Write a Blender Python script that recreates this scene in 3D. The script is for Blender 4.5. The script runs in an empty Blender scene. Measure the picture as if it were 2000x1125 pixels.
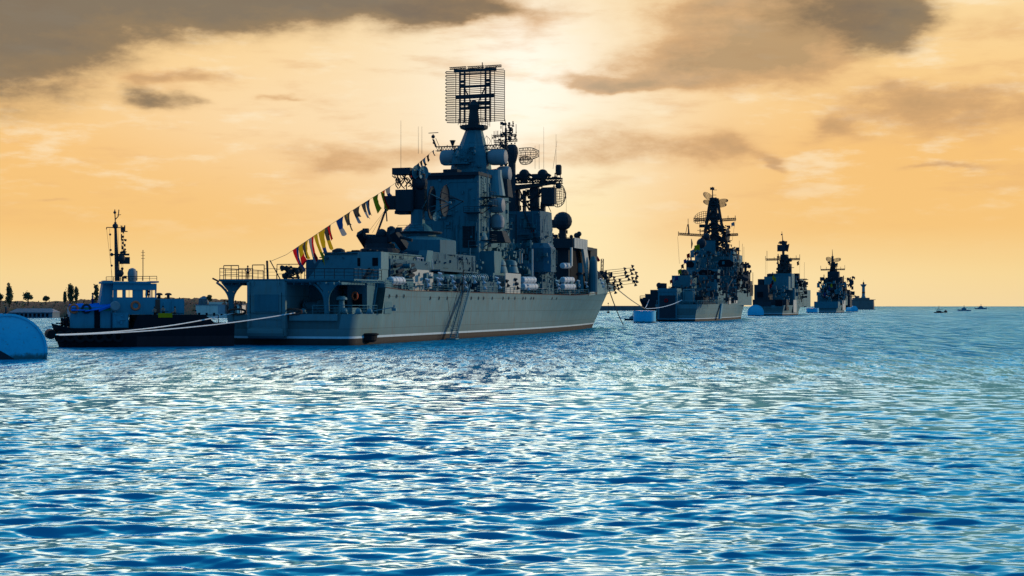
import bpy, bmesh, math, random
import numpy as np
from mathutils import Vector, Matrix
R = math.radians
scene = bpy.context.scene
COL = scene.collection

# ------------------------------------------------------------------ camera
FPX = 2890.0; HOR = 598.0; EYE = 5.0
cam_d = bpy.data.cameras.new('camera'); cam = bpy.data.objects.new('camera', cam_d); COL.objects.link(cam)
cam.location = (0, 0, EYE); cam.rotation_euler = (R(90), 0, 0)
cam_d.sensor_width = 36.0; cam_d.lens = 36.0 * FPX / 2000.0
cam_d.shift_y = (HOR - 562.5) / 2000.0
cam_d.clip_start = 0.5; cam_d.clip_end = 80000
scene.camera = cam
scene.view_settings.view_transform = 'Standard'; scene.view_settings.look = 'None'
scene.view_settings.exposure = 0.0; scene.view_settings.gamma = 1.0
scene.render.engine = 'CYCLES'

def lin(c):
    return tuple(((v/255.0)/12.92 if v/255.0 <= 0.04045 else ((v/255.0+0.055)/1.055)**2.4) for v in c)

# ------------------------------------------------------------------ node helper
class NT:
    def __init__(s, tree): s.t = tree; s.n = tree.nodes; s.l = tree.links
    def node(s, typ, **kw):
        n = s.n.new(typ)
        for k, v in kw.items(): setattr(n, k, v)
        return n
    def put(s, sock, v):
        if hasattr(v, 'is_output') or isinstance(v, bpy.types.NodeSocket): s.l.new(v, sock)
        else:
            if sock.type == 'RGBA' and len(v) == 3: v = (*v, 1)
            sock.default_value = v
    def m(s, op, a, b=0.0, c=None, clamp=False):
        n = s.n.new('ShaderNodeMath'); n.operation = op; n.use_clamp = clamp
        s.put(n.inputs[0], a); s.put(n.inputs[1], b)
        if c is not None: s.put(n.inputs[2], c)
        return n.outputs[0]
    def mix(s, f, a, b, mode='MIX'):
        n = s.n.new('ShaderNodeMix'); n.data_type = 'RGBA'; n.blend_type = mode
        s.put(n.inputs[0], f); s.put(n.inputs[6], a); s.put(n.inputs[7], b)
        return n.outputs[2]
    def comb(s, x, y, z):
        n = s.n.new('ShaderNodeCombineXYZ')
        s.put(n.inputs[0], x); s.put(n.inputs[1], y); s.put(n.inputs[2], z); return n.outputs[0]
    def noise(s, vec, scale, detail=4, rough=0.55, dim='3D', dist=0.0):
        n = s.n.new('ShaderNodeTexNoise'); n.noise_dimensions = dim
        s.put(n.inputs['Vector'], vec); n.inputs['Scale'].default_value = scale
        n.inputs['Detail'].default_value = detail; n.inputs['Roughness'].default_value = rough
        n.inputs['Distortion'].default_value = dist
        return n.outputs[0]
    def ramp(s, f, stops, interp='LINEAR'):
        n = s.n.new('ShaderNodeValToRGB'); cr = n.color_ramp; cr.interpolation = interp
        while len(cr.elements) < len(stops): cr.elements.new(0.5)
        for e, (p, c) in zip(cr.elements, stops):
            e.position = p; e.color = (*c, 1) if len(c) == 3 else c
        s.put(n.inputs[0], f); return n.outputs[0]
    def smooth(s, x, a, b):
        n = s.n.new('ShaderNodeMapRange'); n.interpolation_type = 'SMOOTHSTEP'
        s.put(n.inputs[0], x); n.inputs[1].default_value = a; n.inputs[2].default_value = b
        return n.outputs[0]

# ------------------------------------------------------------------ world: dusk sky with clouds
SUN_AZ, SUN_EL = 62.0, 11.0       # degrees right of the view axis, above the horizon
def build_world():
    w = bpy.data.worlds.new('World'); scene.world = w; w.use_nodes = True
    T = NT(w.node_tree); T.n.clear()
    out = T.node('ShaderNodeOutputWorld'); bg = T.node('ShaderNodeBackground')
    T.l.new(bg.outputs[0], out.inputs[0])
    tc = T.node('ShaderNodeTexCoord'); sep = T.node('ShaderNodeSeparateXYZ')
    T.l.new(tc.outputs['Generated'], sep.inputs[0])
    x, y, z = sep.outputs
    D = 180/math.pi
    az = T.m('MULTIPLY', T.m('ARCTAN2', x, y), D)
    el = T.m('MULTIPLY', T.m('ARCSINE', z), D)
    pos = T.comb(az, T.m('MULTIPLY', el, 2.6), 0.0)
    w1 = T.noise(pos, 0.30, 5, 0.5); w2 = T.noise(T.comb(az, T.m('MULTIPLY', el, 2.6), 7.3), 0.30, 5, 0.5)
    azw = T.m('ADD', az, T.m('MULTIPLY', T.m('SUBTRACT', w1, 0.5), 4.0))
    elw = T.m('ADD', el, T.m('MULTIPLY', T.m('SUBTRACT', w2, 0.5), 1.7))
    def g2(px, py, rx, ry, a=az, e=el):
        dx = px - 1000.0
        ca = math.degrees(math.atan(dx/FPX)); ce = math.degrees(math.atan((HOR-py)/math.hypot(FPX, dx)))
        u = T.m('DIVIDE', T.m('SUBTRACT', a, ca), rx/50.4); v = T.m('DIVIDE', T.m('SUBTRACT', e, ce), ry/50.4)
        r2 = T.m('ADD', T.m('MULTIPLY', u, u), T.m('MULTIPLY', v, v))
        return T.m('EXPONENT', T.m('MULTIPLY', r2, -1.0))
    # clear band colours with height
    base = T.ramp(T.m('DIVIDE', el, 40.0, clamp=True), [
        (0.0, lin((243, 214, 160))), (0.03, lin((247, 214, 150))), (0.075, lin((247, 198, 124))), (0.15, lin((248, 196, 122))),
        (0.23, lin((251, 210, 146))), (0.32, lin((252, 222, 168))), (0.50, (0.45, 1.45, 1.50)), (1.0, (0.08, 1.15, 1.40))])
    col = base
    # sun glow behind the thin cloud
    g = T.m('MULTIPLY', g2(1010, 200, 330, 260), 0.95)
    col = T.mix(g, col, (1.0, 0.90, 0.70))
    g = T.m('MULTIPLY', g2(1030, 190, 120, 190), 0.9)
    col = T.mix(g, col, (1.10, 1.02, 0.88))
    g = T.m('MULTIPLY', g2(1130, 480, 130, 200), 0.75)
    col = T.mix(g, col, (1.02, 0.86, 0.50))
    g = T.m('MULTIPLY', g2(560, 230, 330, 110), 0.5)
    col = T.mix(g, col, (1.0, 0.80, 0.53))
    g = T.m('MULTIPLY', g2(1350, 560, 420, 70), 0.6)
    col = T.mix(g, col, (1.0, 0.80, 0.46))
    # fine streaks
    st = T.noise(T.comb(az, T.m('MULTIPLY', el, 5.0), 3.1), 0.22, 6, 0.62)
    sel = T.smooth(el, 1.5, 6.0)
    col = T.mix(T.m('MULTIPLY', T.m('MULTIPLY', T.smooth(st, 0.50, 0.72), 0.40), sel), col, lin((222, 170, 118)))
    st2 = T.noise(T.comb(az, T.m('MULTIPLY', el, 4.0), 9.7), 0.3, 6, 0.62)
    col = T.mix(T.m('MULTIPLY', T.m('MULTIPLY', T.smooth(st2, 0.50, 0.70), 0.55), sel), col, (1.0, 0.84, 0.58))
    # cloud banks: warm tan sheets, and the darker grey ones among them
    def field(blobs):
        d = None
        for (px, py, rx, ry, k) in blobs:
            v = T.m('MULTIPLY', g2(px, py, rx, ry, azw, elw), k); d = v if d is None else T.m('ADD', d, v)
        return d
    tan = field([(1470, 20, 200, 80, 1.05), (1370, 128, 180, 46, 1.1), (1560, 90, 100, 62, 1.0), (1190, 162, 120, 12, 0.9), (1910, 215, 230, 62, 0.66), (1770, 190, 120, 26, 0.5), (1240, 285, 240, 42, 0.62), (1430, 300, 80, 26, 0.6),
                 (1630, 248, 48, 24, 0.8), (1530, 322, 26, 18, 0.7), (1840, 327, 80, 9, 0.7), (700, 312, 200, 24, 0.62), (380, 143, 90, 14, 0.6), (560, 188, 60, 8, 0.6), (900, 18, 190, 30, 0.8), (1950, 55, 120, 26, 0.4), (1050, 60, 60, 30, 0.4), (290, 150, 60, 24, 0.5), (90, 400, 60, 6, 0.5)])
    drk = field([(0, 85, 190, 110, 1.35), (230, -5, 430, 66, 1.4), (640, -12, 320, 45, 1.1), (1730, 38, 100, 52, 1.25), (1560, 20, 110, 60, 0.6), (290, 187, 42, 20, 0.65), (370, 190, 40, 12, 0.5), (880, 22, 130, 16, 0.6)])
    nz = T.noise(T.comb(az, T.m('MULTIPLY', el, 2.2), 21.0), 0.75, 9, 0.62)
    nf = T.m('ADD', 0.30, T.m('MULTIPLY', nz, 1.4))
    tan = T.m('MULTIPLY', tan, nf); drk = T.m('MULTIPLY', drk, nf)
    tc_ = T.ramp(T.m('MULTIPLY', tan, 0.8, clamp=True), [(0.0, lin((240, 190, 128))), (0.4, lin((216, 168, 116))), (0.75, lin((190, 150, 108))), (1.0, lin((168, 136, 100)))])
    col = T.mix(T.m('MULTIPLY', T.smooth(tan, 0.10, 0.74), 0.80), col, tc_)
    dc_ = T.ramp(T.m('MULTIPLY', drk, 0.7, clamp=True), [(0.0, lin((226, 176, 116))), (0.3, lin((176, 142, 102))), (0.6, lin((134, 114, 90))), (1.0, lin((118, 106, 92)))])
    col = T.mix(T.m('MULTIPLY', T.smooth(drk, 0.08, 0.80), 0.92), col, dc_)
    # bright sky above the frame, in front, seen only by the water
    hi = T.m('MULTIPLY', T.smooth(el, 12.2, 17.0), T.m('SUBTRACT', 1.0, T.smooth(el, 18.0, 27.0)))
    hi = T.m('MULTIPLY', hi, T.m('EXPONENT', T.m('MULTIPLY', T.m('POWER', T.m('ABSOLUTE', T.m('DIVIDE', T.m('ADD', az, 5.0), 22.0)), 2.0), -1.0)))
    col = T.mix(hi, col, (15.8, 5.1, 2.7))
    # dusk blue on the rest of the dome
    front = T.m('SUBTRACT', 1.0, T.smooth(T.m('ABSOLUTE', az), 24.0, 75.0))
    up = T.m('SUBTRACT', 1.0, T.smooth(el, 32.0, 48.0))
    fr = T.m('MULTIPLY', front, up)
    blue = T.ramp(T.m('DIVIDE', T.m('ADD', el, 5.0), 95.0, clamp=True), [(0.0, (0.075, 0.20, 0.36)), (0.3, (0.06, 0.24, 0.50)), (0.6, (0.05, 0.27, 0.60)), (1.0, (0.05, 0.28, 0.62))])
    col = T.mix(fr, blue, col)
    T.put(bg.inputs[0], col); bg.inputs[1].default_value = 1.0
build_world()

sun_d = bpy.data.lights.new('sun', 'SUN'); sun_d.energy = 1.85; sun_d.angle = R(1.5); sun_d.color = (1.0, 0.80, 0.52)
sun = bpy.data.objects.new('sun', sun_d); COL.objects.link(sun)
sd = Vector((math.sin(R(SUN_AZ))*math.cos(R(SUN_EL)), math.cos(R(SUN_AZ))*math.cos(R(SUN_EL)), math.sin(R(SUN_EL))))
sun.rotation_euler = sd.to_track_quat('Z', 'Y').to_euler()

# ------------------------------------------------------------------ materials
MATS = {}
def paint(name, c, rough=0.5, dirt=0.35, dcol=None, streak=True, metal=0.0, scale=1.0, plates=False, spec=0.15):
    m = bpy.data.materials.new(name); m.use_nodes = True; T = NT(m.node_tree); T.n.clear()
    out = T.node('ShaderNodeOutputMaterial'); b = T.node('ShaderNodeBsdfPrincipled'); T.l.new(b.outputs[0], out.inputs[0])
    tc = T.node('ShaderNodeTexCoord'); mp = T.node('ShaderNodeMapping')
    T.l.new(tc.outputs['Object'], mp.inputs[0])
    mp.inputs['Scale'].default_value = (scale, scale, scale*(0.16 if streak else 1.0))
    n1 = T.noise(mp.outputs[0], 1.9, 6, 0.65); n2 = T.noise(tc.outputs['Object'], 0.35*scale, 4, 0.6)
    if dcol is None: dcol = tuple(v*0.45 for v in c)
    col = T.mix(T.m('MULTIPLY', T.smooth(n1, 0.42, 0.75), dirt), c, dcol)
    col = T.mix(T.m('MULTIPLY', T.smooth(n2, 0.35, 0.7), dirt*0.6), col, tuple(min(1, v*1.25) for v in c))
    h = n1
    if plates:
        sp = T.node('ShaderNodeSeparateXYZ'); T.l.new(tc.outputs['Object'], sp.inputs[0])
        br = T.node('ShaderNodeTexBrick'); T.put(br.inputs['Vector'], T.comb(sp.outputs[1], sp.outputs[2], 0.0))
        br.inputs['Scale'].default_value = 1.0; br.inputs['Brick Width'].default_value = 7.5; br.inputs['Row Height'].default_value = 2.1
        br.inputs['Mortar Size'].default_value = 0.045; br.inputs['Mortar Smooth'].default_value = 0.4
        br.inputs['Color1'].default_value = (1, 1, 1, 1); br.inputs['Color2'].default_value = (0.9, 0.92, 0.92, 1); br.inputs['Mortar'].default_value = (0.62, 0.6, 0.58, 1)
        col = T.mix(1.0, col, br.outputs[0], 'MULTIPLY')
    if plates:      # waterline grime that also paints in the lower side's shade; rust weeps
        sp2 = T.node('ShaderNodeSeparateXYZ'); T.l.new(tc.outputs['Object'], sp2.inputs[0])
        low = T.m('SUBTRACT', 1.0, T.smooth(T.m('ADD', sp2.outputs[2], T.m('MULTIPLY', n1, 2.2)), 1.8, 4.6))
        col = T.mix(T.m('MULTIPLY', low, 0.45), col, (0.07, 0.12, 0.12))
        nr = T.noise(T.comb(T.m('MULTIPLY', sp2.outputs[1], 1.3), T.m('MULTIPLY', sp2.outputs[2], 0.12), 0.0), 1.0, 5, 0.7)
        col = T.mix(T.m('MULTIPLY', T.smooth(nr, 0.56, 0.72), 0.6), col, (0.15, 0.085, 0.05))
    if name == 'buoy_blue':
        sp3 = T.node('ShaderNodeSeparateXYZ'); T.l.new(tc.outputs['Object'], sp3.inputs[0]); n4 = T.noise(tc.outputs['Object'], 2.6, 6, 0.7)
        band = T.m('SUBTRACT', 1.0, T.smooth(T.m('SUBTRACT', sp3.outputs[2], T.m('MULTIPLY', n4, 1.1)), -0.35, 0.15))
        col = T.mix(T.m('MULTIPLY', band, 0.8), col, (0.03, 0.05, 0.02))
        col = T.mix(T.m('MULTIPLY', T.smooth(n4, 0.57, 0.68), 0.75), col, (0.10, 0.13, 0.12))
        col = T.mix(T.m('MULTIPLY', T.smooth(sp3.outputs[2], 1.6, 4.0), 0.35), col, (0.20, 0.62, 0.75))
    T.put(b.inputs['Base Color'], col); b.inputs['Roughness'].default_value = rough; b.inputs['Metallic'].default_value = metal
    b.inputs['Specular IOR Level'].default_value = spec
    bp = T.node('ShaderNodeBump'); bp.inputs['Strength'].default_value = 0.25; bp.inputs['Distance'].default_value = 0.05
    T.l.new(h, bp.inputs['Height']); T.l.new(bp.outputs[0], b.inputs['Normal'])
    MATS[name] = m; return m
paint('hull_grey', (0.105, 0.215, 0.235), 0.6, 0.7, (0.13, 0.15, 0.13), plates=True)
paint('boot_brown', (0.036, 0.028, 0.026), 0.7, 0.5)
paint('stripe', (0.50, 0.60, 0.64), 0.6, 0.3)
paint('ship_blue', (0.022, 0.105, 0.15), 0.7, 0.5)
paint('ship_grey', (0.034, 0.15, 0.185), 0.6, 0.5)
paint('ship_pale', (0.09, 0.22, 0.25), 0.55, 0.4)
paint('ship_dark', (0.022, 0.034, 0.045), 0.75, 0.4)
paint('deck_green', (0.05, 0.065, 0.06), 0.8, 0.4, streak=False)
paint('opening', (0.006, 0.008, 0.012), 0.9, 0.1)
paint('radome', (0.24, 0.25, 0.26), 0.55, 0.25)
paint('white_paint', (0.46, 0.50, 0.54), 0.5, 0.25)
paint('cream', (0.46, 0.46, 0.42), 0.6, 0.25)
paint('mast_black', (0.03, 0.035, 0.04), 0.6, 0.3)
paint('rust', (0.13, 0.06, 0.045), 0.8, 0.5)
paint('tug_black', (0.012, 0.013, 0.016), 0.7, 0.4)
paint('tug_brown', (0.055, 0.026, 0.028), 0.75, 0.5)
paint('tug_blue', (0.05, 0.24, 0.32), 0.6, 0.5)
paint('tarp_blue', (0.0, 0.16, 0.60), 0.7, 0.3, streak=False, spec=0.0)
paint('buoy_blue', (0.03, 0.50, 0.70), 0.5, 0.5, (0.01, 0.30, 0.50), streak=False)
paint('orange', (0.95, 0.16, 0.06), 0.6, 0.2)
paint('yellow', (0.50, 0.29, 0.01), 0.6, 0.3, spec=0.0)
paint('green_net', (0.03, 0.30, 0.14), 0.8, 0.3, spec=0.0)
paint('red', (0.5, 0.01, 0.015), 0.7, 0.2, spec=0.0)
paint('blue', (0.005, 0.03, 0.13), 0.7, 0.2, spec=0.0)
paint('black', (0.012, 0.012, 0.014), 0.8, 0.1)
paint('white_cloth', (0.24, 0.23, 0.24), 0.8, 0.15, spec=0.0)
paint('skin', (0.60, 0.22, 0.13), 0.6, 0.1)
paint('rope', (0.68, 0.72, 0.74), 0.9, 0.3)
paint('rope_tan', (0.35, 0.28, 0.20), 0.9, 0.3)
paint('stone', (0.16, 0.15, 0.14), 0.9, 0.6, streak=True, scale=0.4)
paint('hill', (0.028, 0.05, 0.034), 0.95, 0.3, streak=False, scale=0.15)
paint('leaf', (0.10, 0.115, 0.06), 0.9, 0.5, streak=False)
paint('bark', (0.05, 0.04, 0.03), 0.9, 0.4)
paint('house_wall', (0.13, 0.17, 0.20), 0.8, 0.5, scale=0.4)
paint('pale_wall', (0.75, 0.62, 0.50), 0.8, 0.5, scale=0.4)
paint('house_roof', (0.12, 0.17, 0.21), 0.8, 0.5, scale=0.4)
paint('rubber', (0.015, 0.015, 0.017), 0.85, 0.3)
def glass():
    m = bpy.data.materials.new('window_glass'); m.use_nodes = True
    b = m.node_tree.nodes['Principled BSDF']; b.inputs['Base Color'].default_value = (0.02, 0.05, 0.06, 1); b.inputs['Roughness'].default_value = 0.08
    MATS['glass'] = m
glass()

# ------------------------------------------------------------------ mesh builder
class MB:
    def __init__(s): s.v = []; s.f = []; s.mi = []; s.cur = 0
    def add(s, vs, fs, mi=None):
        b = len(s.v); s.v += [tuple(p) for p in vs]; s.f += [tuple(b+i for i in f) for f in fs]
        s.mi += [s.cur if mi is None else mi]*len(fs); return s
    def prism(s, poly, z0, z1, sc=1.0, off=(0, 0), sc0=1.0):
        n = len(poly); cx = sum(p[0] for p in poly)/n; cy = sum(p[1] for p in poly)/n
        scx, scy = (sc if isinstance(sc, tuple) else (sc, sc))
        lo = [(cx+(p[0]-cx)*sc0, cy+(p[1]-cy)*sc0, z0) for p in poly]
        hi = [(cx+off[0]+(p[0]-cx)*scx, cy+off[1]+(p[1]-cy)*scy, z1) for p in poly]
        fs = [tuple(reversed(range(n))), tuple(range(n, 2*n))] + [(i, (i+1) % n, n+(i+1) % n, n+i) for i in range(n)]
        return s.add(lo+hi, fs)
    def box(s, x0, x1, y0, y1, z0, z1, sc=1.0, off=(0, 0)):
        x0, x1 = min(x0, x1), max(x0, x1); y0, y1 = min(y0, y1), max(y0, y1); z0, z1 = min(z0, z1), max(z0, z1)
        return s.prism([(x0, y0), (x1, y0), (x1, y1), (x0, y1)], z0, z1, sc, off)
    def chbox(s, x0, x1, y0, y1, z0, z1, c=0.3, sc=1.0, off=(0, 0)):
        return s.prism([(x0+c, y0), (x1-c, y0), (x1, y0+c), (x1, y1-c), (x1-c, y1), (x0+c, y1), (x0, y1-c), (x0, y0+c)], z0, z1, sc, off)
    def tube(s, p0, p1, r0, r1=None, n=6, cap=True):
        r1 = r0 if r1 is None else r1
        p0 = Vector(p0); p1 = Vector(p1); d = p1-p0
        if d.length < 1e-6: return s
        q = d.to_track_quat('Z', 'Y'); vs = []
        for p, r in ((p0, r0), (p1, r1)):
            for i in range(n):
                a = 2*math.pi*i/n; vs.append(p+q@Vector((math.cos(a)*r, math.sin(a)*r, 0)))
        fs = [(i, (i+1) % n, n+(i+1) % n, n+i) for i in range(n)]
        if cap: fs += [tuple(reversed(range(n))), tuple(range(n, 2*n))]
        return s.add(vs, fs)
    def path(s, pts, r, n=5):
        for a, b in zip(pts[:-1], pts[1:]): s.tube(a, b, r, n=n)
        return s
    def lathe(s, prof, c, axis=(0, 0, 1), n=16):
        q = Vector(axis).normalized().to_track_quat('Z', 'Y'); c = Vector(c); vs = []; fs = []
        for (r, h) in prof:
            for i in range(n):
                a = 2*math.pi*i/n; vs.append(c+q@Vector((math.cos(a)*r, math.sin(a)*r, h)))
        for k in range(len(prof)-1):
            for i in range(n): fs.append((k*n+i, k*n+(i+1) % n, (k+1)*n+(i+1) % n, (k+1)*n+i))
        fs += [tuple(reversed(range(n))), tuple(range((len(prof)-1)*n, len(prof)*n))]
        return s.add(vs, fs)
    def ball(s, c, r, n=12, sz=1.0):
        return s.lathe([(max(0.01, r*math.sin(math.pi*k/8)), -r*sz*math.cos(math.pi*k/8)) for k in range(9)], c, n=n)
    def barrel(s, c, axis, r, L, n=18):      # rounded drum
        p = [(r*0.55, -L/2), (r*0.82, -L/2+0.12*r), (r*0.97, -L/2+0.4*r), (r, -L/2+0.7*r), (r, L/2-0.7*r), (r*0.97, L/2-0.35*r), (r*0.85, L/2-0.12*r), (r*0.5, L/2)]
        return s.lathe(p, c, axis, n)
    def ring(s, c, axis, R_, r, n=20, m=6):
        q = Vector(axis).normalized().to_track_quat('Z', 'Y'); c = Vector(c); vs = []; fs = []
        for i in range(n):
            a = 2*math.pi*i/n
            for j in range(m):
                b = 2*math.pi*j/m; rr = R_+r*math.cos(b)
                vs.append(c+q@Vector((math.cos(a)*rr, math.sin(a)*rr, r*math.sin(b))))
        for i in range(n):
            for j in range(m): fs.append((i*m+j, ((i+1) % n)*m+j, ((i+1) % n)*m+(j+1) % m, i*m+(j+1) % m))
        return s.add(vs, fs)
    def rail(s, pts, h=1.0, step=1.6, r=0.03, wires=2):
        for a, b in zip(pts[:-1], pts[1:]):
            a = Vector(a); b = Vector(b); n = max(1, int((b-a).length/step))
            for i in range(n+1):
                p = a+(b-a)*(i/n); s.tube(p, p+Vector((0, 0, h)), r, n=4)
            for k in range(wires+1):
                z = Vector((0, 0, h*(k+1)/(wires+1))); s.tube(a+z, b+z, r*(1.0 if k == wires else 0.6), n=4)
        return s
    def truss(s, p0, p1, w, h, n, r=0.05):   # lattice boom
        p0 = Vector(p0); p1 = Vector(p1); d = (p1-p0); side = d.cross(Vector((0, 0, 1)))
        side = side.normalized()*w/2 if side.length > 1e-6 else Vector((w/2, 0, 0))
        upv = side.cross(d).normalized()*h/2 if abs(d.normalized().z) < 0.9 else Vector((0, h/2, 0))
        cs = [side+upv, side-upv, -side-upv, -side+upv]
        for c in cs: s.tube(p0+c, p1+c, r, n=4)
        for i in range(n):
            a = p0+d*(i/n); b = p0+d*((i+1)/n)
            for k in range(4):
                c, e = cs[k], cs[(k+1) % 4]
                s.tube(a+c, b+e if i % 2 else b+e, r*0.7, n=3, cap=False); s.tube(b+c, b+e, r*0.6, n=3, cap=False)
        return s
    def build(s, name, mats, parent=None, smooth=False):
        me = bpy.data.meshes.new(name); me.from_pydata(s.v, [], s.f)
        if isinstance(mats, str): mats = [mats]
        for m in mats: me.materials.append(MATS[m])
        me.polygons.foreach_set('material_index', s.mi)
        if smooth: me.polygons.foreach_set('use_smooth', [True]*len(me.polygons))
        me.validate(); me.update()
        if smooth:
            try: me.set_sharp_from_angle(angle=R(40))
            except Exception: pass
        o = bpy.data.objects.new(name, me); COL.objects.link(o)
        if parent is not None: o.parent = parent
        return o
def thing(name, label, cat, loc=(0, 0, 0), rz=0.0, group=None):
    o = bpy.data.objects.new(name, None); COL.objects.link(o); o.empty_display_size = 0.5
    o.location = loc; o.rotation_euler = (0, 0, rz); o['label'] = label; o['category'] = cat
    if group: o['group'] = group
    return o
def tag(o, label, cat, group=None):
    o['label'] = label; o['category'] = cat
    if group: o['group'] = group
    return o

class Frame:     # a ship's own axes: x starboard, y forward from the stern, z up
    def __init__(s, P0, deg):
        s.P0 = P0; th = R(deg); s.th = th; s.a = (math.sin(th), math.cos(th)); s.r = (math.cos(th), -math.sin(th))
    def Y(s, st, t): return s.P0[1]+st*s.a[1]+t*s.r[1]
    def st(s, px, t):
        k = (px-1000)/FPX
        return (k*(s.P0[1]+t*s.r[1])-s.P0[0]-t*s.r[0])/(s.a[0]-k*s.a[1])
    def t(s, px, st):
        k = (px-1000)/FPX
        return (k*(s.P0[1]+st*s.a[1])-s.P0[0]-st*s.a[0])/(s.r[0]-k*s.r[1])
    def z(s, py, st, t=0): return EYE+(HOR-py)*s.Y(st, t)/FPX
    def P(s, px, py, t): st = s.st(px, t); return (t, st, s.z(py, st, t))      # known athwartships position
    def Q(s, px, py, st): t = s.t(px, st); return (t, st, s.z(py, st, t))      # known distance from the stern
    def world(s, p): return Vector((s.P0[0]+p[1]*s.a[0]+p[0]*s.r[0], s.P0[1]+p[1]*s.a[1]+p[0]*s.r[1], p[2]))
    def blk(s, m, px0, px1, py0, py1, st, d, c=0.0, sc=1.0, off=(0, 0)):       # box whose after face spans px0..px1
        mx = getattr(s, 'beam', None)
        if mx and s.t(px1, st) > mx: st = s.st(px1, mx)      # keep the block inside the ship's side
        a = s.Q(px0, py1, st); b = s.Q(px1, py1, st); zt = s.z(py0, st, (a[0]+b[0])/2)
        if c: return m.chbox(a[0], b[0], st, st+d, a[2], zt, c, sc, off)
        return m.box(a[0], b[0], st, st+d, a[2], zt, sc, off)

def clutter(m, x0, x1, y0, y1, z0, z1, n, seed, s=0.5):
    rnd = random.Random(seed)
    for _ in range(n):
        x = rnd.uniform(x0, x1); y = rnd.uniform(y0, y1); z = rnd.uniform(z0, z1); k = rnd.random()
        a, b, c = (rnd.uniform(0.2, 1)*s for _ in range(3))
        if k < 0.5: m.box(x-a/2, x+a/2, y-b/2, y+b/2, z-c/2, z+c/2)
        elif k < 0.75: m.tube((x, y, z-c), (x, y, z+c), 0.09*s+0.04, n=6)
        elif k < 0.9: m.tube((x-a, y, z), (x+a, y, z), 0.08*s+0.03, n=6)
        else: m.ball((x, y, z), a*0.4, n=8)
    return m

def hull_mesh(L, bdf, bwf, zdf, rake, levels, mats_by_level, stern_round=0.0, ns=70, tumble=None, deck_mi=3, smin=None):
    # levels: fractions or absolute z; mats_by_level: material index between level k and k+1
    m = MB(); st = [L*(i/ns)**1.0 for i in range(ns+1)]
    if smin: st = sorted(set(st+smin))
    n = len(st); nl = len(levels)+1
    for side in (1, -1):
        vs = []
        for sy in st:
            zd = zdf(sy); bd = bdf(sy); bw = bwf(sy)
            for z in levels+[zd]:
                f = max(0.0, min(1.0, z/zd)) if z > 0 else 0
                x = bw+(bd-bw)*f**1.6 if z > 0 else bw*(1+0.06*z)
                e = max(0.0, (sy/L-0.80)/0.20)
                yy = sy+rake*max(z, -0.5)/zdf(L)*e**1.5
                e0 = max(0.0, 1-sy/(0.03*L))
                yy -= stern_round*e0*max(0, z)/max(zd, 0.1)
                vs.append((side*max(x, 0.02), yy, z))
        fs = []; mi = []
        for i in range(n-1):
            for k in range(nl-1):
                q = (i*nl+k, (i+1)*nl+k, (i+1)*nl+k+1, i*nl+k+1)
                fs.append(q if side == 1 else tuple(reversed(q))); mi.append(mats_by_level[min(k, len(mats_by_level)-1)])
        b = len(m.v); m.v += vs; m.f += [tuple(b+j for j in f) for f in fs]; m.mi += mi
    h = n*nl
    for k in range(nl-1):
        m.f.append((k, k+1, h+k+1, h+k)); m.mi.append(mats_by_level[min(k, len(mats_by_level)-1)])
        e = (n-1)*nl; m.f.append((e+k, h+e+k, h+e+k+1, e+k+1)); m.mi.append(mats_by_level[min(k, len(mats_by_level)-1)])
    for i in range(n-1):
        a = i*nl+nl-1; b = (i+1)*nl+nl-1
        m.f.append((a, b, h+b, h+a)); m.mi.append(deck_mi)
    return m

def greeble(m, face, a0, a1, b, z0, z1, n, seed, s=1.0):
    """plates, doors, pipes, brackets on a wall: face 'aft' spans x at y=b, 'side' spans y at x=b"""
    rnd = random.Random(seed)
    def bx(u0, u1, d, w0, w1):
        if face == 'aft': m.box(u0, u1, b-d, b, w0, w1)
        else: m.box(b, b+d, u0, u1, w0, w1)
    def pt(u, d, z): return (u, b-d, z) if face == 'aft' else (b+d, u, z)
    for _ in range(n):
        u = rnd.uniform(a0, a1); z = rnd.uniform(z0, z1); k = rnd.random()
        if k < .3: w = rnd.uniform(.15, .7)*s; h = rnd.uniform(.2, .9)*s; bx(u, min(u+w, a1), rnd.uniform(.08, .45)*s, z, min(z+h, z1))
        elif k < .5: zz = min(z1, z+rnd.uniform(1, 4)*s); m.tube(pt(u, .15, z), pt(u, .15, zz), rnd.uniform(.04, .1)*s, n=5)
        elif k < .66: uu = min(a1, u+rnd.uniform(1, 3.5)*s); m.tube(pt(u, .12, z), pt(uu, .12, z), rnd.uniform(.03, .08)*s, n=5)
        elif k < .78: uu = min(a1, u+rnd.uniform(1, 2.6)*s); d = rnd.uniform(.5, 1.0)*s; bx(u, uu, d, z, z+.07); m.tube(pt(u, d, z+.9), pt(uu, d, z+.9), .03, n=4); m.tube(pt(u, d, z), pt(u, d, z+.9), .03, n=4); m.tube(pt(uu, d, z), pt(uu, d, z+.9), .03, n=4); m.tube(pt(u, d*.9, z), pt(u, .0, z-.8*s), .05, n=4)
        elif k < .81: m.lathe([(.22*s, 0), (.24*s, .12), (.16*s, .2)], pt(u, 0, z), (0, -1, 0) if face == 'aft' else (1, 0, 0), 9)
        elif k < .9: bx(u, min(u+rnd.uniform(.6, 1.2)*s, a1), .06, z, min(z+1.7*s, z1))
        else: m.ball(pt(u, .25, z), rnd.uniform(.1, .22)*s, 8)
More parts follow.
